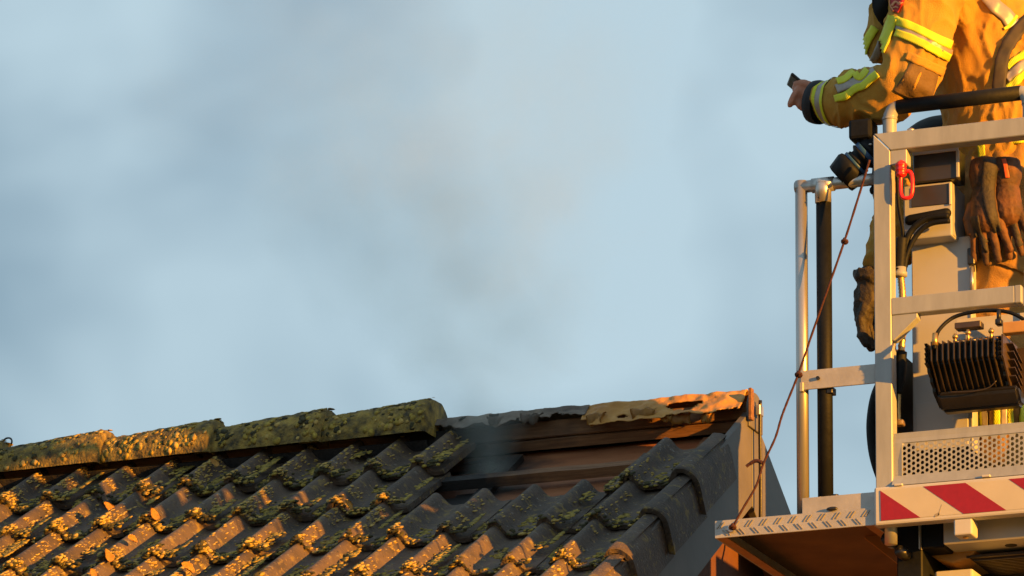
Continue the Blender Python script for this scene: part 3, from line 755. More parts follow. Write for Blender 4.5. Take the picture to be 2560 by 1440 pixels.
# ---- floodlight hung from the mid rail, cooling fins towards the viewer
YL = -1.065
x_a, x_b = at(2328, 900, YL).x, at(2484, 900, YL).x
zk = at(2405, 895, YL).z; ztop = at(2405, 845, YL).z
zbt = zk - .060
lamp = bmesh.new()
add_prism(lamp, [(x_a - .008, YL + .030, ztop), (x_a - .008, YL + .030, zk), (x_a - .008, YL + .085, zbt - .006), (x_a - .008, YL + .140, zbt - .022), (x_a - .008, YL + .150, ztop - .004)], (x_b - x_a + .016, 0, 0))
bmesh.ops.bevel(lamp, geom=list(lamp.edges), offset=.004, segments=2, affect='EDGES')
lamp = from_bm('floodlight', lamp, M['blackp'], cage)
lamp['label'] = 'black finned work floodlight hanging below the mid rail'
NF = 12
for i in range(NF):
    x = x_a + (x_b - x_a) * i / (NF - 1)
    dz = (i - NF / 2) * .0002
    prism('cooling_fin', [(x - .0014, YL, ztop - .002), (x - .0014, YL, zk), (x - .0014, YL + .075, zbt - .004), (x - .0014, YL + .10, zbt), (x - .0014, YL + .06, ztop + .002)], (.0028, 0, 0), M['fin'], lamp)
# scalloped end plates
for xx, sgn in ((x_a - .012, -1), (x_b + .010, 1)):
    poly = []
    for k in range(9): poly.append((xx, YL + .004 + .012 * (k % 2), ztop - .004 - (ztop - zk) * k / 8))
    for k in range(1, 8): poly.append((xx, YL + .008 + .085 * k / 7 + .01 * (k % 2), zk + (zbt - .012 - zk) * k / 7))
    poly += [(xx, YL + .145, zbt - .03), (xx, YL + .150, ztop)]
    prism('end_plate', poly, (.008 * sgn, 0, 0), M['blackp'], lamp)
# lens housing under the fins
bm = bmesh.new()
add_prism(bm, [(x_a - .004, YL + .07, zbt - .004), (x_a - .004, YL + .062, zbt - .020), (x_a - .004, YL + .10, zbt - .052), (x_a - .004, YL + .145, zbt - .05), (x_a - .004, YL + .15, zbt - .01)], (x_b - x_a + .05, 0, 0))
bmesh.ops.bevel(bm, geom=list(bm.edges), offset=.008, segments=3, affect='EDGES'); from_bm('lens_housing', bm, M['blackp'], lamp, False)
tube('housing_trim', smoothpath([(x_a + .03, YL + .055, zbt - .012), (x_a + .09, YL + .055, zbt - .016), (x_a + .135, YL + .058, zbt - .010), (x_a + .158, YL + .056, zbt + .006)], 5), .0018, M['fin'], lamp, 6)
# right-hand flank with its own ribs
xr = x_b + .018
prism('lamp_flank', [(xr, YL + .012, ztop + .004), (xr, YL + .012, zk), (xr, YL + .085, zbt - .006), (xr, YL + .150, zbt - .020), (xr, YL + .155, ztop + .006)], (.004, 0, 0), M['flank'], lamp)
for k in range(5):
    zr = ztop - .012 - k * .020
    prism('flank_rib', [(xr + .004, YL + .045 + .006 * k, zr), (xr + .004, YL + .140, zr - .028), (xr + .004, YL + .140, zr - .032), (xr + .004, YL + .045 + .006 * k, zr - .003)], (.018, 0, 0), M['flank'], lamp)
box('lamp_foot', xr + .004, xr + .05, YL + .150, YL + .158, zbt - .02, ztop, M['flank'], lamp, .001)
# brackets and cable above it
q0 = at(2390, 822, YF - .02); q1 = at(2455, 808, YF - .02)
box('lamp_bracket', q0.x, q1.x, YF - .035, YF + .0, q0.z - .004, q1.z + .004, M['flank'], lamp, .0015)
box('mount_plate', at(2390, 800, YF + .03).x, XM + .02, YF + .030, YF + .036, -.075, -.018, M['white'], cage, .001)
for px, py in ((2420, 832), (2478, 828), (2388, 842)):
    q = at(px, py, YF - .04); bm = bmesh.new(); add_ball(bm, q, (.008, .008, .007), 2); add_tube(bm, [q + Vector((0, 0, .008)), q - Vector((0, 0, .028))], .004, 8); from_bm('lamp_bolt', bm, M['brass'], lamp, True)
M['ochre'] = mat('sunlit_ochre', (.50, .26, .07), .6, var=.12, vscale=20)  # orange sunlight put into the base colour
q0 = at(2508, 840, YF - .03); q1 = at(2600, 800, YF - .03)
box('lamp_arm', q0.x, q1.x, YF - .040, YF - .012, q0.z + .004, q0.z + .034, M['ochre'], lamp, .003, 2)
tube('lamp_cable', smoothpath([at(2337, 872, YL), at(2338, 850, YL), at(2350, 822, YL + .02), at(2385, 793, YF - .02), at(2440, 779, YF - .02), at(2500, 777, YF - .02), at(2545, 790, YF - .02), at(2600, 830, YF - .02)], 6), .0052, M['black'], lamp, 10)
q = at(2337, 850, YL); tube('cable_gland', [q + Vector((.001, 0, .018)), q, q - Vector((0, 0, .014))], [.007, .0075, .009], M['brass'], lamp, 10)
q = at(2497, 785, YF - .025)
bm = bmesh.new(); add_box(bm, q.x - .008, q.x + .008, YF - .035, YF - .01, q.z - .030, q.z - .014, .002); add_tube(bm, [q + Vector((0, 0, .012)), q - Vector((0, 0, .02))], .006, 8); from_bm('cable_clip', bm, M['blackp'], lamp, True)
# ---- beams and fittings below the floor
box('rear_shade_block', .95, 1.17, -.115, .098, -.66, -.18, M['blackp'], cage, .004)  # unseen block added to keep sun off the gable wall
box('dark_filler', XL + .02, XL + .09, -.88, -.15, -.74, FLOOR - .0225, M['black'], cage, .004)  # dark filler added to close a gap and shade the wall
YU = -.90
x0, x1, z0, z1 = rect(2358, 1332, 2560, 1362, YU); zb0 = at(2400, 1358, YU).z; zb1 = at(2400, 1312, YU).z
beam = box('floor_beam', x0, XR, YU, YU + .26, zb0, FLOOR - .024, M['white'], cage, .003)
box('floor_beam', at(2300, 1340, YU).x, x0 - .001, YU + .012, YU + .255, zb0 - .004, FLOOR - .024, M['black'], cage, .003)  # black box: the recess's darkness is put into its colour
box('beam_edge', at(2297, 1340, YU).x, at(2300, 1340, YU).x, YU - .002, YU + .26, zb0 - .006, FLOOR - .03, M['dull'], beam, 0)
bm = bmesh.new(); q = at(2525, 1356, YU + .06); add_tube(bm, [(q.x, YU + .07, zb0 - .0015), (q.x, YU + .07, zb0 + .001)], .016, 18); from_bm('drain_hole', bm, M['black'], beam)
q0 = at(2386, 1305, YF); q1 = at(2432, 1335, YF)
tab = box('latch', q0.x, q1.x, YF - .008, YF + .05, q1.z - .002, -.5592, M['white'], cage, .004, 2)
bm = bmesh.new(); add_ball(bm, ((q0.x + q1.x) / 2, YF + .02, q1.z - .003), (.008, .008, .004), 2); from_bm('latch_screw', bm, M['brass'], tab, True)
# slanted housing and ribbed tread below
YV = -.80
c = [at(2305, 1372, YV), at(2450, 1362, YV), at(2425, 1395, YV), at(2380, 1408, YV), at(2340, 1398, YV)]
prism('hinge_housing', [(v.x, YV, v.z) for v in c], (0, .20, 0), M['ochre'], cage, .004)
x0 = at(2415, 1395, YV).x; zg = at(2480, 1385, YV).z
sub = box('lower_step', x0, XR, YV, YV + .50, zg - .006, zg + .002, M['flank'], cage, .001)
rbm = bmesh.new(); add_box(rbm, 0, XR - x0 - .03, -.003, .003, -.006, 0, .001); bmesh.ops.recalc_face_normals(rbm, faces=rbm.faces)
rme = bpy.data.meshes.new('step_rib'); rbm.to_mesh(rme); rbm.free(); rme.materials.append(M['flank'])
for k in range(24):
    o = bpy.data.objects.new('step_rib', rme); COL.objects.link(o); o.parent = sub; o.matrix_parent_inverse = Matrix.Identity(4); o.location = (x0 + .015, YV + .02 + k * .018, zg - .006)
x0, x1, z0, z1 = rect(2336, 1428, 2432, 1470, YV - .02)
box('boom_head', x0, x1, YV - .02, YV + .45, z1 - .14, z1, M['white'], cage, .006, 2)
prism('boom_bracket', [(v.x, YV + .1, v.z) for v in (at(2180, 1318, YV + .1), at(2270, 1390, YV + .1), at(2330, 1440, YV + .1), at(2300, 1455, YV + .1), at(2160, 1345, YV + .1))], (0, .03, 0), M['lip'], cage, .002)
for px, py, r_ in ((2256, 1382, .016), (2224, 1350, .018)):
    q = at(px, py, -.93); bm = bmesh.new(); add_tube(bm, [(q.x, -.95, q.z), (q.x, -.90, q.z)], r_, 14); from_bm('hinge_boss', bm, M['blackp'], cage, True)
q = at(2230, 1335, -.95)
tube('hinge_pin', [(q.x, -.96, FLOOR - .03), (q.x, -.96, q.z - .03)], .017, M['tube'], cage, 14)
box('unseen_boom_arm', .92, 1.20, .10, .52, -5.11, .25, M['white'], cage, .01)  # unseen boom, set here to shade the rear barge board
box('boom_neck', .95, 1.17, -.60, .10, FLOOR - .20, FLOOR - .0225, M['blackp'], cage, .006)

# ================================================================ things hung on the cage
# red swivel shackle
YR = YF - .012
q = at(2258, 440, YR)
sh = thing('swivel_shackle', 'bright red swivel shackle hanging under the top rail of the cage', 'shackle', q)
cx_, cz_ = at(2266, 455, YR).x, at(2266, 462, YR).z
w2, hh = .0165, .036
loop = []
for k in range(25):
    a = 2 * math.pi * k / 24; ca, sa = math.cos(a), math.sin(a)
    loop.append((cx_ + math.copysign(abs(ca) ** .55, ca) * w2, YR, cz_ + math.copysign(abs(sa) ** .75, sa) * hh))
bm = bmesh.new(); add_tube(bm, loop, .0054, 10, cap=False); from_bm('link', bm, M['redmetal'], sh, True)
e0 = at(2250, 418, YR)
bm = bmesh.new()
seq = [(e0.x + .004, YR - .004, e0.z + .014 - i * .0042) for i in range(11)]
add_tube(bm, seq, [.008, .0125, .0155, .0155, .0125, .0150, .0150, .0115, .0140, .0140, .009], 14); from_bm('swivel', bm, M['redmetal'], sh, True)
tube('eye', [(e0.x + .004, YR - .004, e0.z + .012), (e0.x + .006, YF + .02, b1.z + .004)], .006, M['redmetal'], sh, 10)

# nozzle leaning over the gate rail
YN = -.955
ax0, ax1 = at(2190, 362, YN), at(2102, 447, YN)
nz_ = thing('fire_nozzle', 'black fire hose nozzle with blue bands tilted over the gate rail', 'nozzle', ax1)
dr = (ax1 - ax0)
def seg_(name, prs, m, seg=16):
    tube(name, [ax0 + dr * t for t, _ in prs], [r_ for _, r_ in prs], m, nz_, seg)
seg_('nozzle_stem', [(-.1, .026), (.10, .028), (.12, .034), (.20, .034), (.22, .026), (.42, .027)], M['black'])
seg_('blue_ring', [(.22, .037), (.24, .0385), (.30, .0385), (.32, .037)], M['blue'])
seg_('grip', [(.32, .038), (.35, .041), (.38, .038), (.42, .031), (.46, .031), (.48, .036), (.53, .036)], M['black'])
seg_('blue_ring', [(.53, .039), (.545, .0405), (.585, .0405), (.60, .039)], M['blue'])
seg_('nozzle_head', [(.60, .040), (.63, .047), (.70, .0505), (1.0, .044), (1.02, .036), (.97, .030)], M['black'], 10)
a = at(2128, 316, YN); b = at(2186, 347, YN)
box('nozzle_valve', a.x, b.x, YN - .03, YN + .04, b.z - .004, a.z + .01, M['black'], nz_, .009, 2)
tube('valve_neck', [at(2166, 340, YN), at(2176, 385, YN)], [.020, .026], M['black'], nz_, 12)
q = at(2176, 361, YN - .034); bm = bmesh.new(); add_ball(bm, q, (.005, .003, .003), 2); from_bm('valve_rivet', bm, M['tube'], nz_, True)
q = at(2183, 476, YN); bm = bmesh.new(); add_ball(bm, q, (.010, .012, .012), 2); from_bm('lever_knob', bm, M['black'], nz_, True)
tube('lever', [q, at(2186, 420, YN)], .006, M['black'], nz_, 8)

# dark red rope
YQ = -1.022
rp = thing('tether_rope', 'thin dark red knotted rope tied from the nozzle down to the step plate', 'rope', at(1832, 1322, YQ))
path = smoothpath([at(2174, 400, YQ), at(2150, 480, YQ), at(2112, 600, YQ), at(2072, 715, YQ), at(2030, 835, YQ), at(1997, 932, YQ), at(1968, 1005, YQ), at(1953, 1045, YQ), at(1938, 1095, YQ), at(1908, 1160, YQ), at(1890, 1215, YQ), at(1858, 1270, YQ), at(1838, 1306, YQ), at(1830, 1322, YF - .008)], 7)
tube('strand', path, [.0033 + .0003 * math.sin(i * 2.1) for i in range(len(path))], M['rope'], rp, 8)
def knot(px, py, r_, n=3):
    q = at(px, py, YQ); bm = bmesh.new()
    for k in range(n):
        rr_ = r_ * (1 - .15 * k); nv = Vector((math.sin(k * 1.3), .5, math.cos(k * 1.3))).normalized()
        t_ = nv.orthogonal().normalized(); s_ = nv.cross(t_)
        add_tube(bm, [q + (t_ * math.cos(a_) + s_ * math.sin(a_)) * rr_ * .75 + nv * (k - 1) * .003 for a_ in [j * math.pi / 6 for j in range(13)]], .0042, 6)
    add_ball(bm, q, r_ * .7, 1)
    from_bm('knot', bm, M['rope'], rp, True)
knot(2112, 602, .0085); knot(1997, 935, .0095); knot(1832, 1316, .0085)
tube('rope_tail', smoothpath([at(1906, 1157, YQ), at(1890, 1152, YQ), at(1874, 1160, YQ), at(1866, 1166, YQ)], 5), [.0052] * 10 + [.0045] * 6, M['rope'], rp, 8)

# black hose bowed out behind the post
YZ = -.80
hb = tube('supply_hose', smoothpath([at(2225, 930, YZ), at(2196, 985, YZ), at(2184, 1050, YZ), at(2186, 1110, YZ), at(2196, 1160, YZ), at(2216, 1215, YZ + .02)], 6), .019, M['black'], None, 16)
tag(hb, 'thick black hose bowing out behind the lower cage post', 'hose')
# ================================================================ firefighters
def C(px, py, Y, r): return (at(px, py, Y), r)
def folds(a, f, seed, stretch=(1, 1, 1)):
    def d(co, n):
        q = Vector((co.x * stretch[0], co.y * stretch[1], co.z * stretch[2])) * f + Vector((seed, seed * 2, 0))
        w_ = noise.noise(q * .5) * 1.2
        rdg = (1 - min(1, abs(noise.noise(q + Vector((w_, w_, 0)))) * 2.0)) ** 2
        rd2 = (1 - min(1, abs(noise.noise(q * 1.9 + Vector((5, w_, w_)))) * 2.2)) ** 2
        return a * (1.3 * rdg + .55 * rd2 + .15 * noise.noise(q * 4.2) - .5)
    return d
def bvh_of(me): return BVHTree.FromPolygons([v.co for v in me.vertices], [tuple(p.vertices) for p in me.polygons])
def keep_largest(bm):
    seen = set(); isl = []
    for f in bm.faces:
        if f in seen: continue
        st = [f]; cur = []; seen.add(f)
        while st:
            g = st.pop(); cur.append(g)
            for e in g.edges:
                for h in e.link_faces:
                    if h not in seen: seen.add(h); st.append(h)
        isl.append(cur)
    isl.sort(key=len, reverse=True)
    bmesh.ops.delete(bm, geom=[f for i in isl[1:] for f in i], context='FACES')
def tape(name, path, hw, m, bvh, parent, lift=.003, n=7, nw=4, back=2.0):
    """cloth strip laid on the garment: the path is followed and dropped onto its surface"""
    bm = bmesh.new(); pts = []
    P2 = [Vector((a, b, 0)) for a, b in path]
    sp = smoothpath(P2, n) if len(P2) > 2 else [P2[0].lerp(P2[1], k / n) for k in range(n + 1)]
    hws = hw if isinstance(hw, (list, tuple)) else None
    rows = []
    for i, p in enumerate(sp):
        t = (sp[min(i + 1, len(sp) - 1)] - sp[max(i - 1, 0)]).normalized(); nrm = Vector((-t.y, t.x, 0))
        h = hw if hws is None else hws[0] + (hws[1] - hws[0]) * i / (len(sp) - 1)
        row = []
        for k in range(nw + 1):
            q = p + nrm * h * (k / nw * 2 - 1)
            d = ray(q.x, q.y).normalized(); o = CAM + d * 11.0
            hit = bvh.ray_cast(o, d, 5.0)
            row.append(bm.verts.new(hit[0] + hit[1] * lift) if hit[0] is not None else None)
        rows.append(row)
    for i in range(len(rows) - 1):
        for k in range(nw):
            f = (rows[i][k], rows[i + 1][k], rows[i + 1][k + 1], rows[i][k + 1])
            if all(v is not None for v in f) and max((f[a].co - f[(a + 1) % 4].co).length for a in range(4)) < .027: bm.faces.new(f)
    for v in [v for v in bm.verts if not v.link_faces]: bm.verts.remove(v)
    if not bm.faces: bm.free(); return None
    keep_largest(bm)
    bmesh.ops.recalc_face_normals(bm, faces=bm.faces)
    mean = sum((f.normal for f in bm.faces), Vector())
    if mean.dot(_f) > 0: mean = -mean
    r = bmesh.ops.extrude_face_region(bm, geom=list(bm.faces)); bmesh.ops.translate(bm, verts=[g for g in r['geom'] if isinstance(g, bmesh.types.BMVert)], vec=mean.normalized() * .0018)
    return from_bm(name, bm, m, parent, True)
def ring(name, c, ax, w0, w1, rmax, m, bvh, parent, lift=.003, n=40, nw=3):
    """band right round a limb: cast outwards from the limb's axis"""
    ax = ax.normalized(); t = ax.orthogonal().normalized(); s = ax.cross(t); bm = bmesh.new(); rows = []
    for i in range(n):
        a = 2 * math.pi * i / n; d = t * math.cos(a) + s * math.sin(a); row = []
        for k in range(nw + 1):
            o = c + ax * (w0 + (w1 - w0) * k / nw); hit = bvh.ray_cast(o, d, rmax)
            row.append(bm.verts.new(hit[0] + d * lift) if hit[0] is not None else None)
        rows.append(row)
    for i in range(n):
        for k in range(nw):
            f = (rows[i][k], rows[(i + 1) % n][k], rows[(i + 1) % n][k + 1], rows[i][k + 1])
            if all(f): bm.faces.new(f)
    for v in [v for v in bm.verts if not v.link_faces]: bm.verts.remove(v)
    if not bm.faces: bm.free(); return
    bmesh.ops.recalc_face_normals(bm, faces=bm.faces)
    from_bm(name, bm, m, parent, True)
def ribbed(m, scale, axis_rot):
    t = m.node_tree; b = t.nodes['Principled BSDF']; tc = nn(t, 'ShaderNodeTexCoord'); mpn = nn(t, 'ShaderNodeMapping'); mpn.inputs['Rotation'].default_value = axis_rot
    wv = nn(t, 'ShaderNodeTexWave'); wv.inputs['Scale'].default_value = scale; t.links.new(tc.outputs['Object'], mpn.inputs[0]); t.links.new(mpn.outputs[0], wv.inputs[0])
    bp = nn(t, 'ShaderNodeBump'); bp.inputs['Strength'].default_value = .35; bp.inputs['Distance'].default_value = .002
    t.links.new(wv.outputs['Fac'], bp.inputs['Height']); t.links.new(bp.outputs[0], b.inputs['Normal'])
ribbed(M['lime'], 75, (0, R(25), 0))

# ---------------------------------------------------------------- first firefighter: leans on the hand rail, arm stretched out with a phone
YB1 = -.62
sh_l = C(2335, -115, -.86, .085); el_l = C(2262, 214, -.945, .055); wr_l = C(2040, 250, -.855, .032)
XP = at(2528, 300, -.62).x
hip = Vector((XP, YB1, .48)); neck = at(2385, -190, -.62); head = neck + Vector((-.075, 0, .17))
sh_r = neck + Vector((.06, .17, -.10))
one = thing('person', 'firefighter in khaki jacket with yellow tape leaning on the rail, bare hand out', 'person', (XP, YB1, FLOOR))
# the body: one continuous skin
bm = bmesh.new()
add_capsules(bm, [(hip, .13), (hip.lerp(neck, .35), .125), (hip.lerp(neck, .7), .14), (neck - Vector((0, 0, .08)), .10), (neck, .058), (neck + Vector((-.03, 0, .07)), .055)])
add_ball(bm, head, (.098, .078, .118), 3)
for ys in (-.032, .032): add_ball(bm, head + Vector((-.088, ys, .005)), .015, 1)
add_capsules(bm, [(head + Vector((-.095, 0, .01)), .009), (head + Vector((-.112, 0, -.028)), .014)], 8)
add_capsules(bm, [(head + Vector((-.088, -.02, -.062)), .008), (head + Vector((-.092, 0, -.064)), .010), (head + Vector((-.088, .02, -.062)), .008)], 8)
for ys in (-.08, .08): add_ball(bm, head + Vector((.005, ys, 0)), (.02, .012, .032), 2)
add_capsules(bm, [(neck - Vector((0, .02, .08)), .07), sh_l, (at(2300, 60, -.90), .060), el_l, (at(2150, 248, -.895), .048), wr_l])
el_r = Vector((XP + .05, -.36, .66)); wr_r = Vector((XP - .10, -.34, .52))
add_capsules(bm, [(neck - Vector((0, -.02, .08)), .07), (sh_r, .075), (el_r, .05), (wr_r, .034), (wr_r + Vector((-.07, 0, -.02)), .034)])
for k in range(4): add_capsules(bm, [(wr_r + Vector((-.08, -.025 + .017 * k, -.02)), .010), (wr_r + Vector((-.13, -.025 + .017 * k, -.035)), .0095), (wr_r + Vector((-.14, -.025 + .017 * k, -.065)), .009)], 8)
for s_, yy in ((1, -.70), (-1, -.53)):
    add_capsules(bm, [(Vector((XP, yy + .02, .44)), .10), (Vector((XP - .01, yy, .06)), .075), (Vector((XP, yy, -.12)), .065), (Vector((XP + .01, yy, -.37)), .05), (Vector((XP - .10, yy, -.41)), .04)])
# outstretched hand: palm, four fingers of unequal length, thumb along the phone
YH1 = -.85
add_capsules(bm, [(at(2046, 243, YH1), .031), (at(2026, 236, YH1), .033), (at(2008, 226, YH1), .030), (at(2000, 221, YH1), .022)], 14)
add_capsules(bm, [(at(2014, 240, YH1 + .010), .030), (at(2006, 246, YH1 + .010), .024)], 12)
fng = [  # index points down-forward, the others curl under the phone
    [(at(1999, 222, YH1 - .022), .0115), (at(1986, 238, YH1 - .026), .0102), (at(1979, 252, YH1 - .027), .0096), (at(1975, 262, YH1 - .026), .0088)],
    [(at(2000, 232, YH1 - .006), .0115), (at(1996, 252, YH1 - .014), .0105), (at(1999, 265, YH1 - .016), .0098), (at(2007, 270, YH1 - .012), .009)],
    [(at(2003, 238, YH1 + .012), .011), (at(2000, 259, YH1 + .004), .010), (at(2006, 271, YH1 + .002), .0095), (at(2014, 272, YH1 + .006), .0088)],
    [(at(2010, 242, YH1 + .028), .010), (at(2008, 260, YH1 + .020), .0092), (at(2014, 270, YH1 + .020), .0085)],
    [(at(2030, 218, YH1 - .022), .0125), (at(2012, 209, YH1 - .026), .0115), (at(1998, 207, YH1 - .024), .0105), (at(1990, 210, YH1 - .018), .0095)]]
for f in fng: add_capsules(bm, f, 10)
bod = remesh(bm, .0046, 2)
link('body', bod, M['skin'], one, True)
# trousers
bm = bmesh.new()
add_capsules(bm, [(hip + Vector((0, 0, .06)), .155), (hip + Vector((0, 0, -.08)), .165)])
for yy in (-.705, -.525):
    add_capsules(bm, [(Vector((XP, yy + .03, .40)), .125), (Vector((XP - .012, yy, .10)), .103), (Vector((XP - .004, yy, -.12)), .098), (Vector((XP + .012, yy, -.33)), .088)])
tr_me = remesh(bm, .0085, 2, folds(.009, 8.5, 4.0, (1.0, 1.0, 1.5)))
trs = link('trousers', tr_me, M['trouser'], one, True); bt = bvh_of(tr_me)
for yy in (-.705, -.525):
    bm = bmesh.new(); add_capsules(bm, [(Vector((XP + .02, yy, -.28)), .075), (Vector((XP + .02, yy, -.385)), .066), (Vector((XP - .04, yy, -.405)), .050), (Vector((XP - .14, yy, -.412)), .044)])
    add_box(bm, XP - .19, XP + .09, yy - .048, yy + .048, FLOOR, FLOOR + .03, .008, 2)
    link('boot', remesh(bm, .007, 2), M['black'], one, True)
# jacket
bm = bmesh.new()
add_capsules(bm, [(hip + Vector((.0, 0, .05)), .175), (hip + Vector((-.01, 0, .17)), .172), (hip.lerp(neck, .55), .178), (hip.lerp(neck, .8), .172), (neck - Vector((0, 0, .10)), .12), (neck - Vector((0, 0, .03)), .085)])
add_capsules(bm, [(hip.lerp(neck, .6) + Vector((-.03, -.08, 0)), .13), (hip.lerp(neck, .85) + Vector((-.02, -.08, 0)), .12)])
add_capsules(bm, [(neck - Vector((0, .03, .10)), .10), (sh_l[0], .106), (at(2312, 20, -.895), .094), (at(2290, 120, -.925), .090), (at(2268, 200, -.945), .078), (at(2215, 234, -.925), .080), (at(2150, 247, -.895), .0765), (at(2105, 254, -.875), .068), (at(2080, 256, -.865), .061)], 20)
add_capsules(bm, [(at(2262, -40, -.80), .075), (at(2224, 70, -.81), .058), (at(2198, 118, -.82), .040)], 14)
add_capsules(bm, [(neck - Vector((0, -.03, .10)), .10), (sh_r, .105), (el_r, .082), (wr_r, .062)], 16)
def jf(co, n):
    b_ = folds(.0080, 9, 1.5, (1.7, .9, .85))(co, n)
    return b_
ja_me = remesh(bm, .0055, 2, jf)
jac = link('jacket', ja_me, M['cotton'], one, True); bj = bvh_of(ja_me)
# open cuff
ca = at(2056, 257, -.857); cb = at(2034, 254, -.850)
bm = bmesh.new(); add_tube(bm, [ca, ca.lerp(cb, .5), cb, cb + (cb - ca) * .05, ca], [.0575, .0585, .056, .050, .046], 24, cap=False)
M['navy'] = mat('navy_cuff', (.012, .014, .02), .8, var=.3, vscale=40)
cu = from_bm('cuff', bm, M['navy'], one, True)
# reflective tape
axu = at(2285, 140, -.925) - at(2312, 20, -.895)
tape('reflective_tape', [(2240, 52), (2290, 72), (2345, 100), (2394, 120)], 10, M['lime'], bj, jac, .0045)
tape('reflective_tape', [(2240, 82), (2286, 100), (2340, 128), (2382, 148)], 10, M['lime'], bj, jac, .0045)
tape('silver_stripe', [(2240, 66), (2288, 86), (2342, 114), (2388, 134)], 8, M['silver'], bj, jac, .003)
tape('reflective_tape', [(2236, 42), (2218, 95), (2200, 135), (2190, 168)], [12, 13], M['lime'], bj, jac, .005)
tape('silver_stripe', [(2214, 70), (2198, 118), (2180, 162)], [8, 9], M['silver'], bj, jac, .003)
tape('reflective_tape', [(2190, 70), (2172, 100), (2162, 128), (2164, 144)], 10, M['lime'], bj, jac, .004)
tape('shoulder_patch', [(2266, 140), (2310, 158), (2362, 182)], [10, 12], M['cotton'], bj, jac, .004)
tape('elbow_patch', [(2322, 160), (2314, 190), (2302, 222), (2286, 254)], [44, 60], M['patch'], bj, jac, .002, 6, 10)
f0, f1 = at(2150, 250, -.895), at(2090, 256, -.870); axf = f1 - f0
cbd = at(2078, 256, -.864)
ring('reflective_tape', cbd, axf, .008, .017, .10, M['lime'], bj, jac, .004)
ring('silver_stripe', cbd, axf, -.007, .008, .10, M['silver'], bj, jac, .0035)
ring('reflective_tape', cbd, axf, -.016, -.007, .10, M['lime'], bj, jac, .004)
tape('reflective_tape', [(2094, 206), (2114, 200), (2134, 184), (2152, 196), (2170, 176)], 8, M['lime'], bj, jac, .0045)
tape('silver_stripe', [(2092, 224), (2118, 214), (2142, 206), (2164, 196), (2190, 180)], 11, M['silver'], bj, jac, .003)
tape('reflective_tape', [(2090, 247), (2116, 240), (2142, 222), (2160, 216), (2180, 198), (2196, 186)], 9, M['lime'], bj, jac, .0045)
# red badge with a stitched crest on the upper arm
bdg = tape('sleeve_badge', [(2246, -30), (2245, 5), (2240, 34)], [24, 8], M['badge'], bj, jac, .005, 6, 6)
tape('badge_crest', [(2236, 18), (2242, 10), (2250, 8), (2256, 14)], 3, M['crest'], bj, jac, .0075, 5, 2)
tape('badge_crest', [(2238, 24), (2246, 20), (2252, 22)], 2.5, M['crest'], bj, jac, .0075, 5, 2)
tape('badge_crest', [(2229, -20), (2231, 10), (2236, 34)], 1.5, M['crest'], bj, jac, .0075, 6, 2)
# chest tape, harness strap and belt
tape('silver_stripe', [(2468, -10), (2490, 18), (2515, 40), (2532, 66)], [16, 18], M['silver'], bj, jac, .004)
tape('reflective_tape', [(2508, 74), (2520, 66), (2540, 40)], 4, M['lime'], bj, jac, .005)
tape('harness_strap', [(2580, 40), (2540, 85), (2512, 130), (2500, 180), (2498, 245)], 17, M['strap'], bj, jac, .008, 6, 4)
tape('reflective_tape', [(2516, 170), (2540, 150), (2580, 125)], 8, M['lime'], bj, jac, .0045)
tape('reflective_tape', [(2518, 225), (2545, 200), (2580, 170)], 9, M['lime'], bj, jac, .0045)
tape('silver_stripe', [(2516, 198), (2542, 176), (2580, 148)], 11, M['silver'], bj, jac, .0035)
# trouser tape
for px, w_, mm in ((2448, 8, 'lime'), (2462, 7, 'silver'), (2490, 8, 'lime'), (2507, 8, 'silver'), (2524, 8, 'lime'), (2554, 8, 'lime')):
    tape('reflective_tape' if mm == 'lime' else 'silver_stripe', [(px, 960), (px + 2, 1010), (px + 3, 1080)], w_, M[mm], bt, trs, .004)
tape('reflective_tape', [(2452, 352), (2458, 400), (2462, 440)], 9, M['lime'], bt, trs, .004)
tape('thigh_pocket', [(2500, 640), (2540, 655), (2590, 668)], 22, M['trouser'], bt, trs, .009)
tape('reflective_tape', [(2520, 352), (2545, 350), (2580, 346)], 9, M['lime'], bt, trs, .004)
# black mask hanging in front of the chest
q = [at(a, b, -.93) for a, b in ((2176, -60), (2179, 22), (2186, 36), (2190, 42), (2196, 56), (2206, 62), (2218, 30), (2228, -20), (2230, -60))]
bm = bmesh.new(); add_prism(bm, [(v.x, -.93, v.z) for v in q], (0, .06, 0)); bmesh.ops.bevel(bm, geom=list(bm.edges), offset=.006, segments=2, affect='EDGES')
from_bm('breathing_mask', bm, M['black'], one, True)
# helmet
bm = bmesh.new(); add_ball(bm, head + Vector((.01, 0, .045)), (.15, .125, .125), 3)
for v in list(bm.verts):
    if v.co.z < head.z - .005: v.co.z = head.z - .005
add_ball(bm, head + Vector((-.02, 0, .0)), (.165, .135, .016), 3)
link('helmet', remesh(bm, .008, 2), M['helmet'], one, True)

# phone in the outstretched hand
ph = bmesh.new(); add_box(ph, -.024, .024, -.05, .05, -.0045, .0045, .004, 2)
ph = from_bm('phone', ph, M['blackp']); pc = at(1990, 210, YH1 + .012)
ph.matrix_world = Matrix.Translation(pc) @ Matrix.Rotation(R(38), 4, 'Y') @ Matrix.Rotation(R(-14), 4, 'X') @ Matrix.Rotation(R(20), 4, 'Z')
tag(ph, 'dark slim phone held out in the bare hand of the leaning firefighter', 'phone')

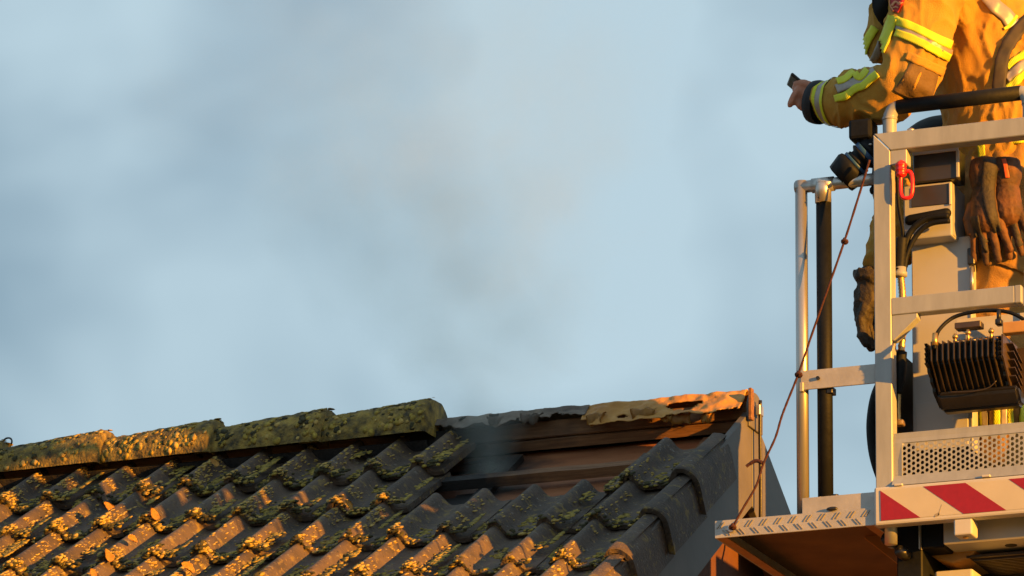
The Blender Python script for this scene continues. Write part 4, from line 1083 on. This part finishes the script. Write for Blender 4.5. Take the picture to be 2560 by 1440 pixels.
# ---------------------------------------------------------------- second firefighter: bent down behind the cabinet, gloved hand hanging
two = thing('person', 'firefighter bent down behind the grey cabinet with one dark glove hanging past the post', 'person', (at(2330, 1100, -.42).x, -.42, FLOOR))
X2 = at(2340, 700, -.42).x
hip2 = Vector((X2 + .25, -.40, .28)); nk2 = at(2300, 470, -.45); hd2 = nk2 + Vector((-.02, .02, .02)) + Vector((.06, .06, .06))
bm = bmesh.new()
add_capsules(bm, [(hip2, .12), (hip2.lerp(nk2, .5), .12), (nk2, .10)]); add_ball(bm, hd2, (.085, .08, .10), 2)
arm2 = [(at(2290, 500, -.60), .07), (at(2245, 590, -.74), .048), (at(2186, 690, -.80), .032)]
add_capsules(bm, [(nk2, .08)] + arm2)
for yy in (-.48, -.30): add_capsules(bm, [(Vector((hip2.x, yy, .24)), .09), (Vector((hip2.x - .12, yy, -.04)), .07), (Vector((hip2.x, yy, -.38)), .05), (Vector((hip2.x - .09, yy, -.41)), .04)])
link('body', remesh(bm, .008, 2), M['skin'], two, True)
bm = bmesh.new()
add_capsules(bm, [(hip2, .16), (hip2.lerp(nk2, .5), .165), (nk2, .13)])
add_capsules(bm, [(nk2, .11), (at(2290, 500, -.60), .095), (at(2245, 590, -.74), .072), (at(2208, 655, -.80), .050)], 16)
j2 = remesh(bm, .0075, 2, folds(.008, 13, 9.0)); jk2 = link('jacket', j2, M['cotton'], two, True); bj2 = bvh_of(j2)
tape('reflective_tape', [(2262, 600), (2268, 660), (2270, 740)], 11, M['lime'], bj2, jk2, .004)
bm = bmesh.new()
add_capsules(bm, [(hip2 + Vector((0, 0, .04)), .15), (hip2 - Vector((0, 0, .06)), .15)])
for yy in (-.49, -.29): add_capsules(bm, [(Vector((hip2.x, yy, .20)), .11), (Vector((hip2.x - .12, yy, -.04)), .095), (Vector((hip2.x, yy, -.34)), .085)])
link('trousers', remesh(bm, .009, 2, folds(.008, 10, 3.0)), M['trouser'], two, True)
for yy in (-.49, -.29):
    bm = bmesh.new(); add_capsules(bm, [(Vector((hip2.x + .01, yy, -.30)), .07), (Vector((hip2.x, yy, -.39)), .06), (Vector((hip2.x - .12, yy, -.405)), .042)])
    link('boot', remesh(bm, .008, 2), M['black'], two, True)
bm = bmesh.new(); add_ball(bm, hd2 + Vector((0, 0, .03)), (.13, .115, .11), 3)
link('helmet', remesh(bm, .009, 2), M['black'], two, True)
def hand_glove(bm, wrist, palm, tips, r0=.034):
    add_capsules(bm, [(wrist, r0), (wrist.lerp(palm, .5), r0 * 1.02), (palm, r0 * 1.12)], 14)
    for ch in tips: add_capsules(bm, ch, 10)
YQ2 = -.81
bm = bmesh.new()
hand_glove(bm, at(2176, 690, YQ2), at(2172, 752, YQ2), [
    [(at(2160, 720, YQ2), .020), (at(2150, 735, YQ2 - .01), .017), (at(2145, 770, YQ2 - .015), .0145), (at(2147, 800, YQ2 - .015), .013)],
    [(at(2164, 770, YQ2 - .02), .018), (at(2152, 810, YQ2 - .02), .0155), (at(2156, 840, YQ2 - .02), .014), (at(2164, 858, YQ2 - .02), .0125)],
    [(at(2168, 775, YQ2), .018), (at(2160, 820, YQ2), .016), (at(2168, 848, YQ2), .0145), (at(2177, 868, YQ2), .012)],
    [(at(2174, 775, YQ2 + .02), .017), (at(2170, 815, YQ2 + .02), .015), (at(2178, 850, YQ2 + .02), .013)],
    [(at(2178, 770, YQ2 + .035), .015), (at(2178, 805, YQ2 + .035), .013), (at(2184, 830, YQ2 + .035), .0115)]])
add_tube(bm, [at(2181, 682, YQ2), at(2178, 700, YQ2), at(2175, 715, YQ2)], [.052, .047, .036], 18)
gl = link('glove', remesh(bm, .0042, 2, folds(.003, 26, 2.0)), M['glove'], two, True)

# ---------------------------------------------------------------- spare gloves clipped to the belt
def spare(label, pts, r0, m, strap):
    g = thing('glove', label, 'glove', pts[-1]); bm = bmesh.new()
    w0, w1, pl = pts
    add_tube(bm, [w0, w0.lerp(w1, .5), w1], [.036, .043, .036], 16)
    add_capsules(bm, [(w1, .033), (w1.lerp(pl, .5), .038), (pl, .040)], 14)
    d = (pl - w1).normalized(); sd = Vector((1, 0, 0)) - d * d.x; sd.normalize(); bk = d.cross(sd)
    for k, ln in enumerate((.085, .098, .094, .072)):
        o_ = pl + sd * (-.034 + .0232 * k) + d * .015; c_ = sd * (.004 * (k - 1.2)) - bk * .010
        add_capsules(bm, [(o_, .0122), (o_ + d * ln * .5 + c_, .0112), (o_ + d * ln + c_ * 2.4, .0095)], 10)
    o_ = w1.lerp(pl, .55) - sd * .036
    add_capsules(bm, [(o_, .016), (o_ + d * .035 - sd * .014, .0145), (o_ + d * .068 - sd * .010, .012)], 10)
    me = remesh(bm, .0030, 2, folds(.0014, 22, r0))
    hl = link('hand_leather', me, m[0], g, True); bv = bvh_of(me)
    for pth, hw in m[1]: tape('black_palm', pth, hw, M['glove'], bv, g, .0025, 6, 5)
    for pth in strap: tape('orange_tab', pth, 5, M['orange'], bv, g, .004)
YG1, YG2 = -.865, -.845
spare('orange-brown work glove with black palm clipped nearest the control box', (at(2462, 400, YG1), at(2462, 470, YG1), at(2466, 545, YG1)), 3.0,
      (M['gloveo'], [([(2478, 400), (2470, 470), (2478, 530), (2496, 580)], [20, 9]), ([(2438, 540), (2448, 590), (2476, 625)], [9, 11])]), [])
spare('tan work glove with an orange tab clipped beside the firefighter’s thigh', (at(2516, 400, YG2), at(2514, 465, YG2), at(2520, 530, YG2)), 7.0,
      (M['gloveo'], [([(2530, 560), (2540, 590), (2552, 615)], [9, 10])]), [[(2510, 398), (2514, 420), (2518, 445)]])
# clip strap
# ================================================================ smoke
bm = bmesh.new(); bmesh.ops.create_cube(bm, size=1)
bmesh.ops.transform(bm, matrix=Matrix.Translation((-.9, .45, .84)) @ Matrix.Diagonal((3.4, 1.0, 2.1, 1)), verts=bm.verts)
smk = from_bm('smoke', bm, None); smk['kind'] = 'stuff'; smk['label'] = 'thin grey smoke drifting up from the burnt hole in the roof'; smk['category'] = 'smoke'
sm = bpy.data.materials.new('smoke'); sm.use_nodes = True; t = sm.node_tree; t.nodes.clear()
out = nn(t, 'ShaderNodeOutputMaterial'); pv = nn(t, 'ShaderNodeVolumePrincipled'); t.links.new(pv.outputs[0], out.inputs['Volume'])
pv.inputs['Color'].default_value = (.70, .77, .74, 1); pv.inputs['Anisotropy'].default_value = .25
tc = nn(t, 'ShaderNodeTexCoord'); sx = nn(t, 'ShaderNodeSeparateXYZ'); t.links.new(tc.outputs['Object'], sx.inputs[0])
def mth(op, a, b=None, c=None, clamp=False):
    n = nn(t, 'ShaderNodeMath', operation=op); n.use_clamp = clamp
    for i, v in enumerate((a, b, c)):
        if v is None: continue
        if isinstance(v, (int, float)): n.inputs[i].default_value = v
        else: t.links.new(v, n.inputs[i])
    return n.outputs[0]
nzv = nn(t, 'ShaderNodeTexNoise'); nzv.inputs['Scale'].default_value = 2.3; nzv.inputs['Detail'].default_value = 4; nzv.inputs['Roughness'].default_value = .55; nzv.inputs['Distortion'].default_value = .8
t.links.new(tc.outputs['Object'], nzv.inputs['Vector'])
nf = nn(t, 'ShaderNodeTexNoise'); nf.inputs['Scale'].default_value = 6; nf.inputs['Detail'].default_value = 3
t.links.new(tc.outputs['Object'], nf.inputs['Vector'])
z_ = mth('MAXIMUM', sx.outputs['Z'], 0.0)
# plume axis leans left as it rises and widens
ax_ = mth('MULTIPLY_ADD', z_, -.22, -.72)
wd_ = mth('MULTIPLY_ADD', z_, .62, .085)
dx = mth('DIVIDE', mth('SUBTRACT', sx.outputs['X'], ax_), wd_)
dy = mth('DIVIDE', mth('SUBTRACT', sx.outputs['Y'], mth('MULTIPLY_ADD', z_, .20, .16)), mth('MULTIPLY_ADD', z_, .16, .12))
rr = mth('SQRT', mth('ADD', mth('MULTIPLY', dx, dx), mth('MULTIPLY', dy, dy)))
core = mth('SUBTRACT', 1.0, mth('ADD', rr, mth('MULTIPLY_ADD', nzv.outputs['Fac'], 2.2, -1.15)), clamp=True)
wis = nn(t, 'ShaderNodeMapRange'); wis.inputs['From Min'].default_value = .40; wis.inputs['From Max'].default_value = .62; t.links.new(nf.outputs['Fac'], wis.inputs['Value'])
fade = mth('DIVIDE', 1.0, mth('MULTIPLY_ADD', z_, 3.5, .5))
topf = nn(t, 'ShaderNodeMapRange'); topf.inputs['From Min'].default_value = 1.85; topf.inputs['From Max'].default_value = 1.0; t.links.new(sx.outputs['Z'], topf.inputs['Value'])
den = mth('MULTIPLY', mth('MULTIPLY', mth('MULTIPLY', core, mth('MULTIPLY_ADD', wis.outputs[0], .6, .4)), mth('MULTIPLY', fade, topf.outputs[0])), 3.7)
t.links.new(den, pv.inputs['Density'])
smk.data.materials.append(sm)
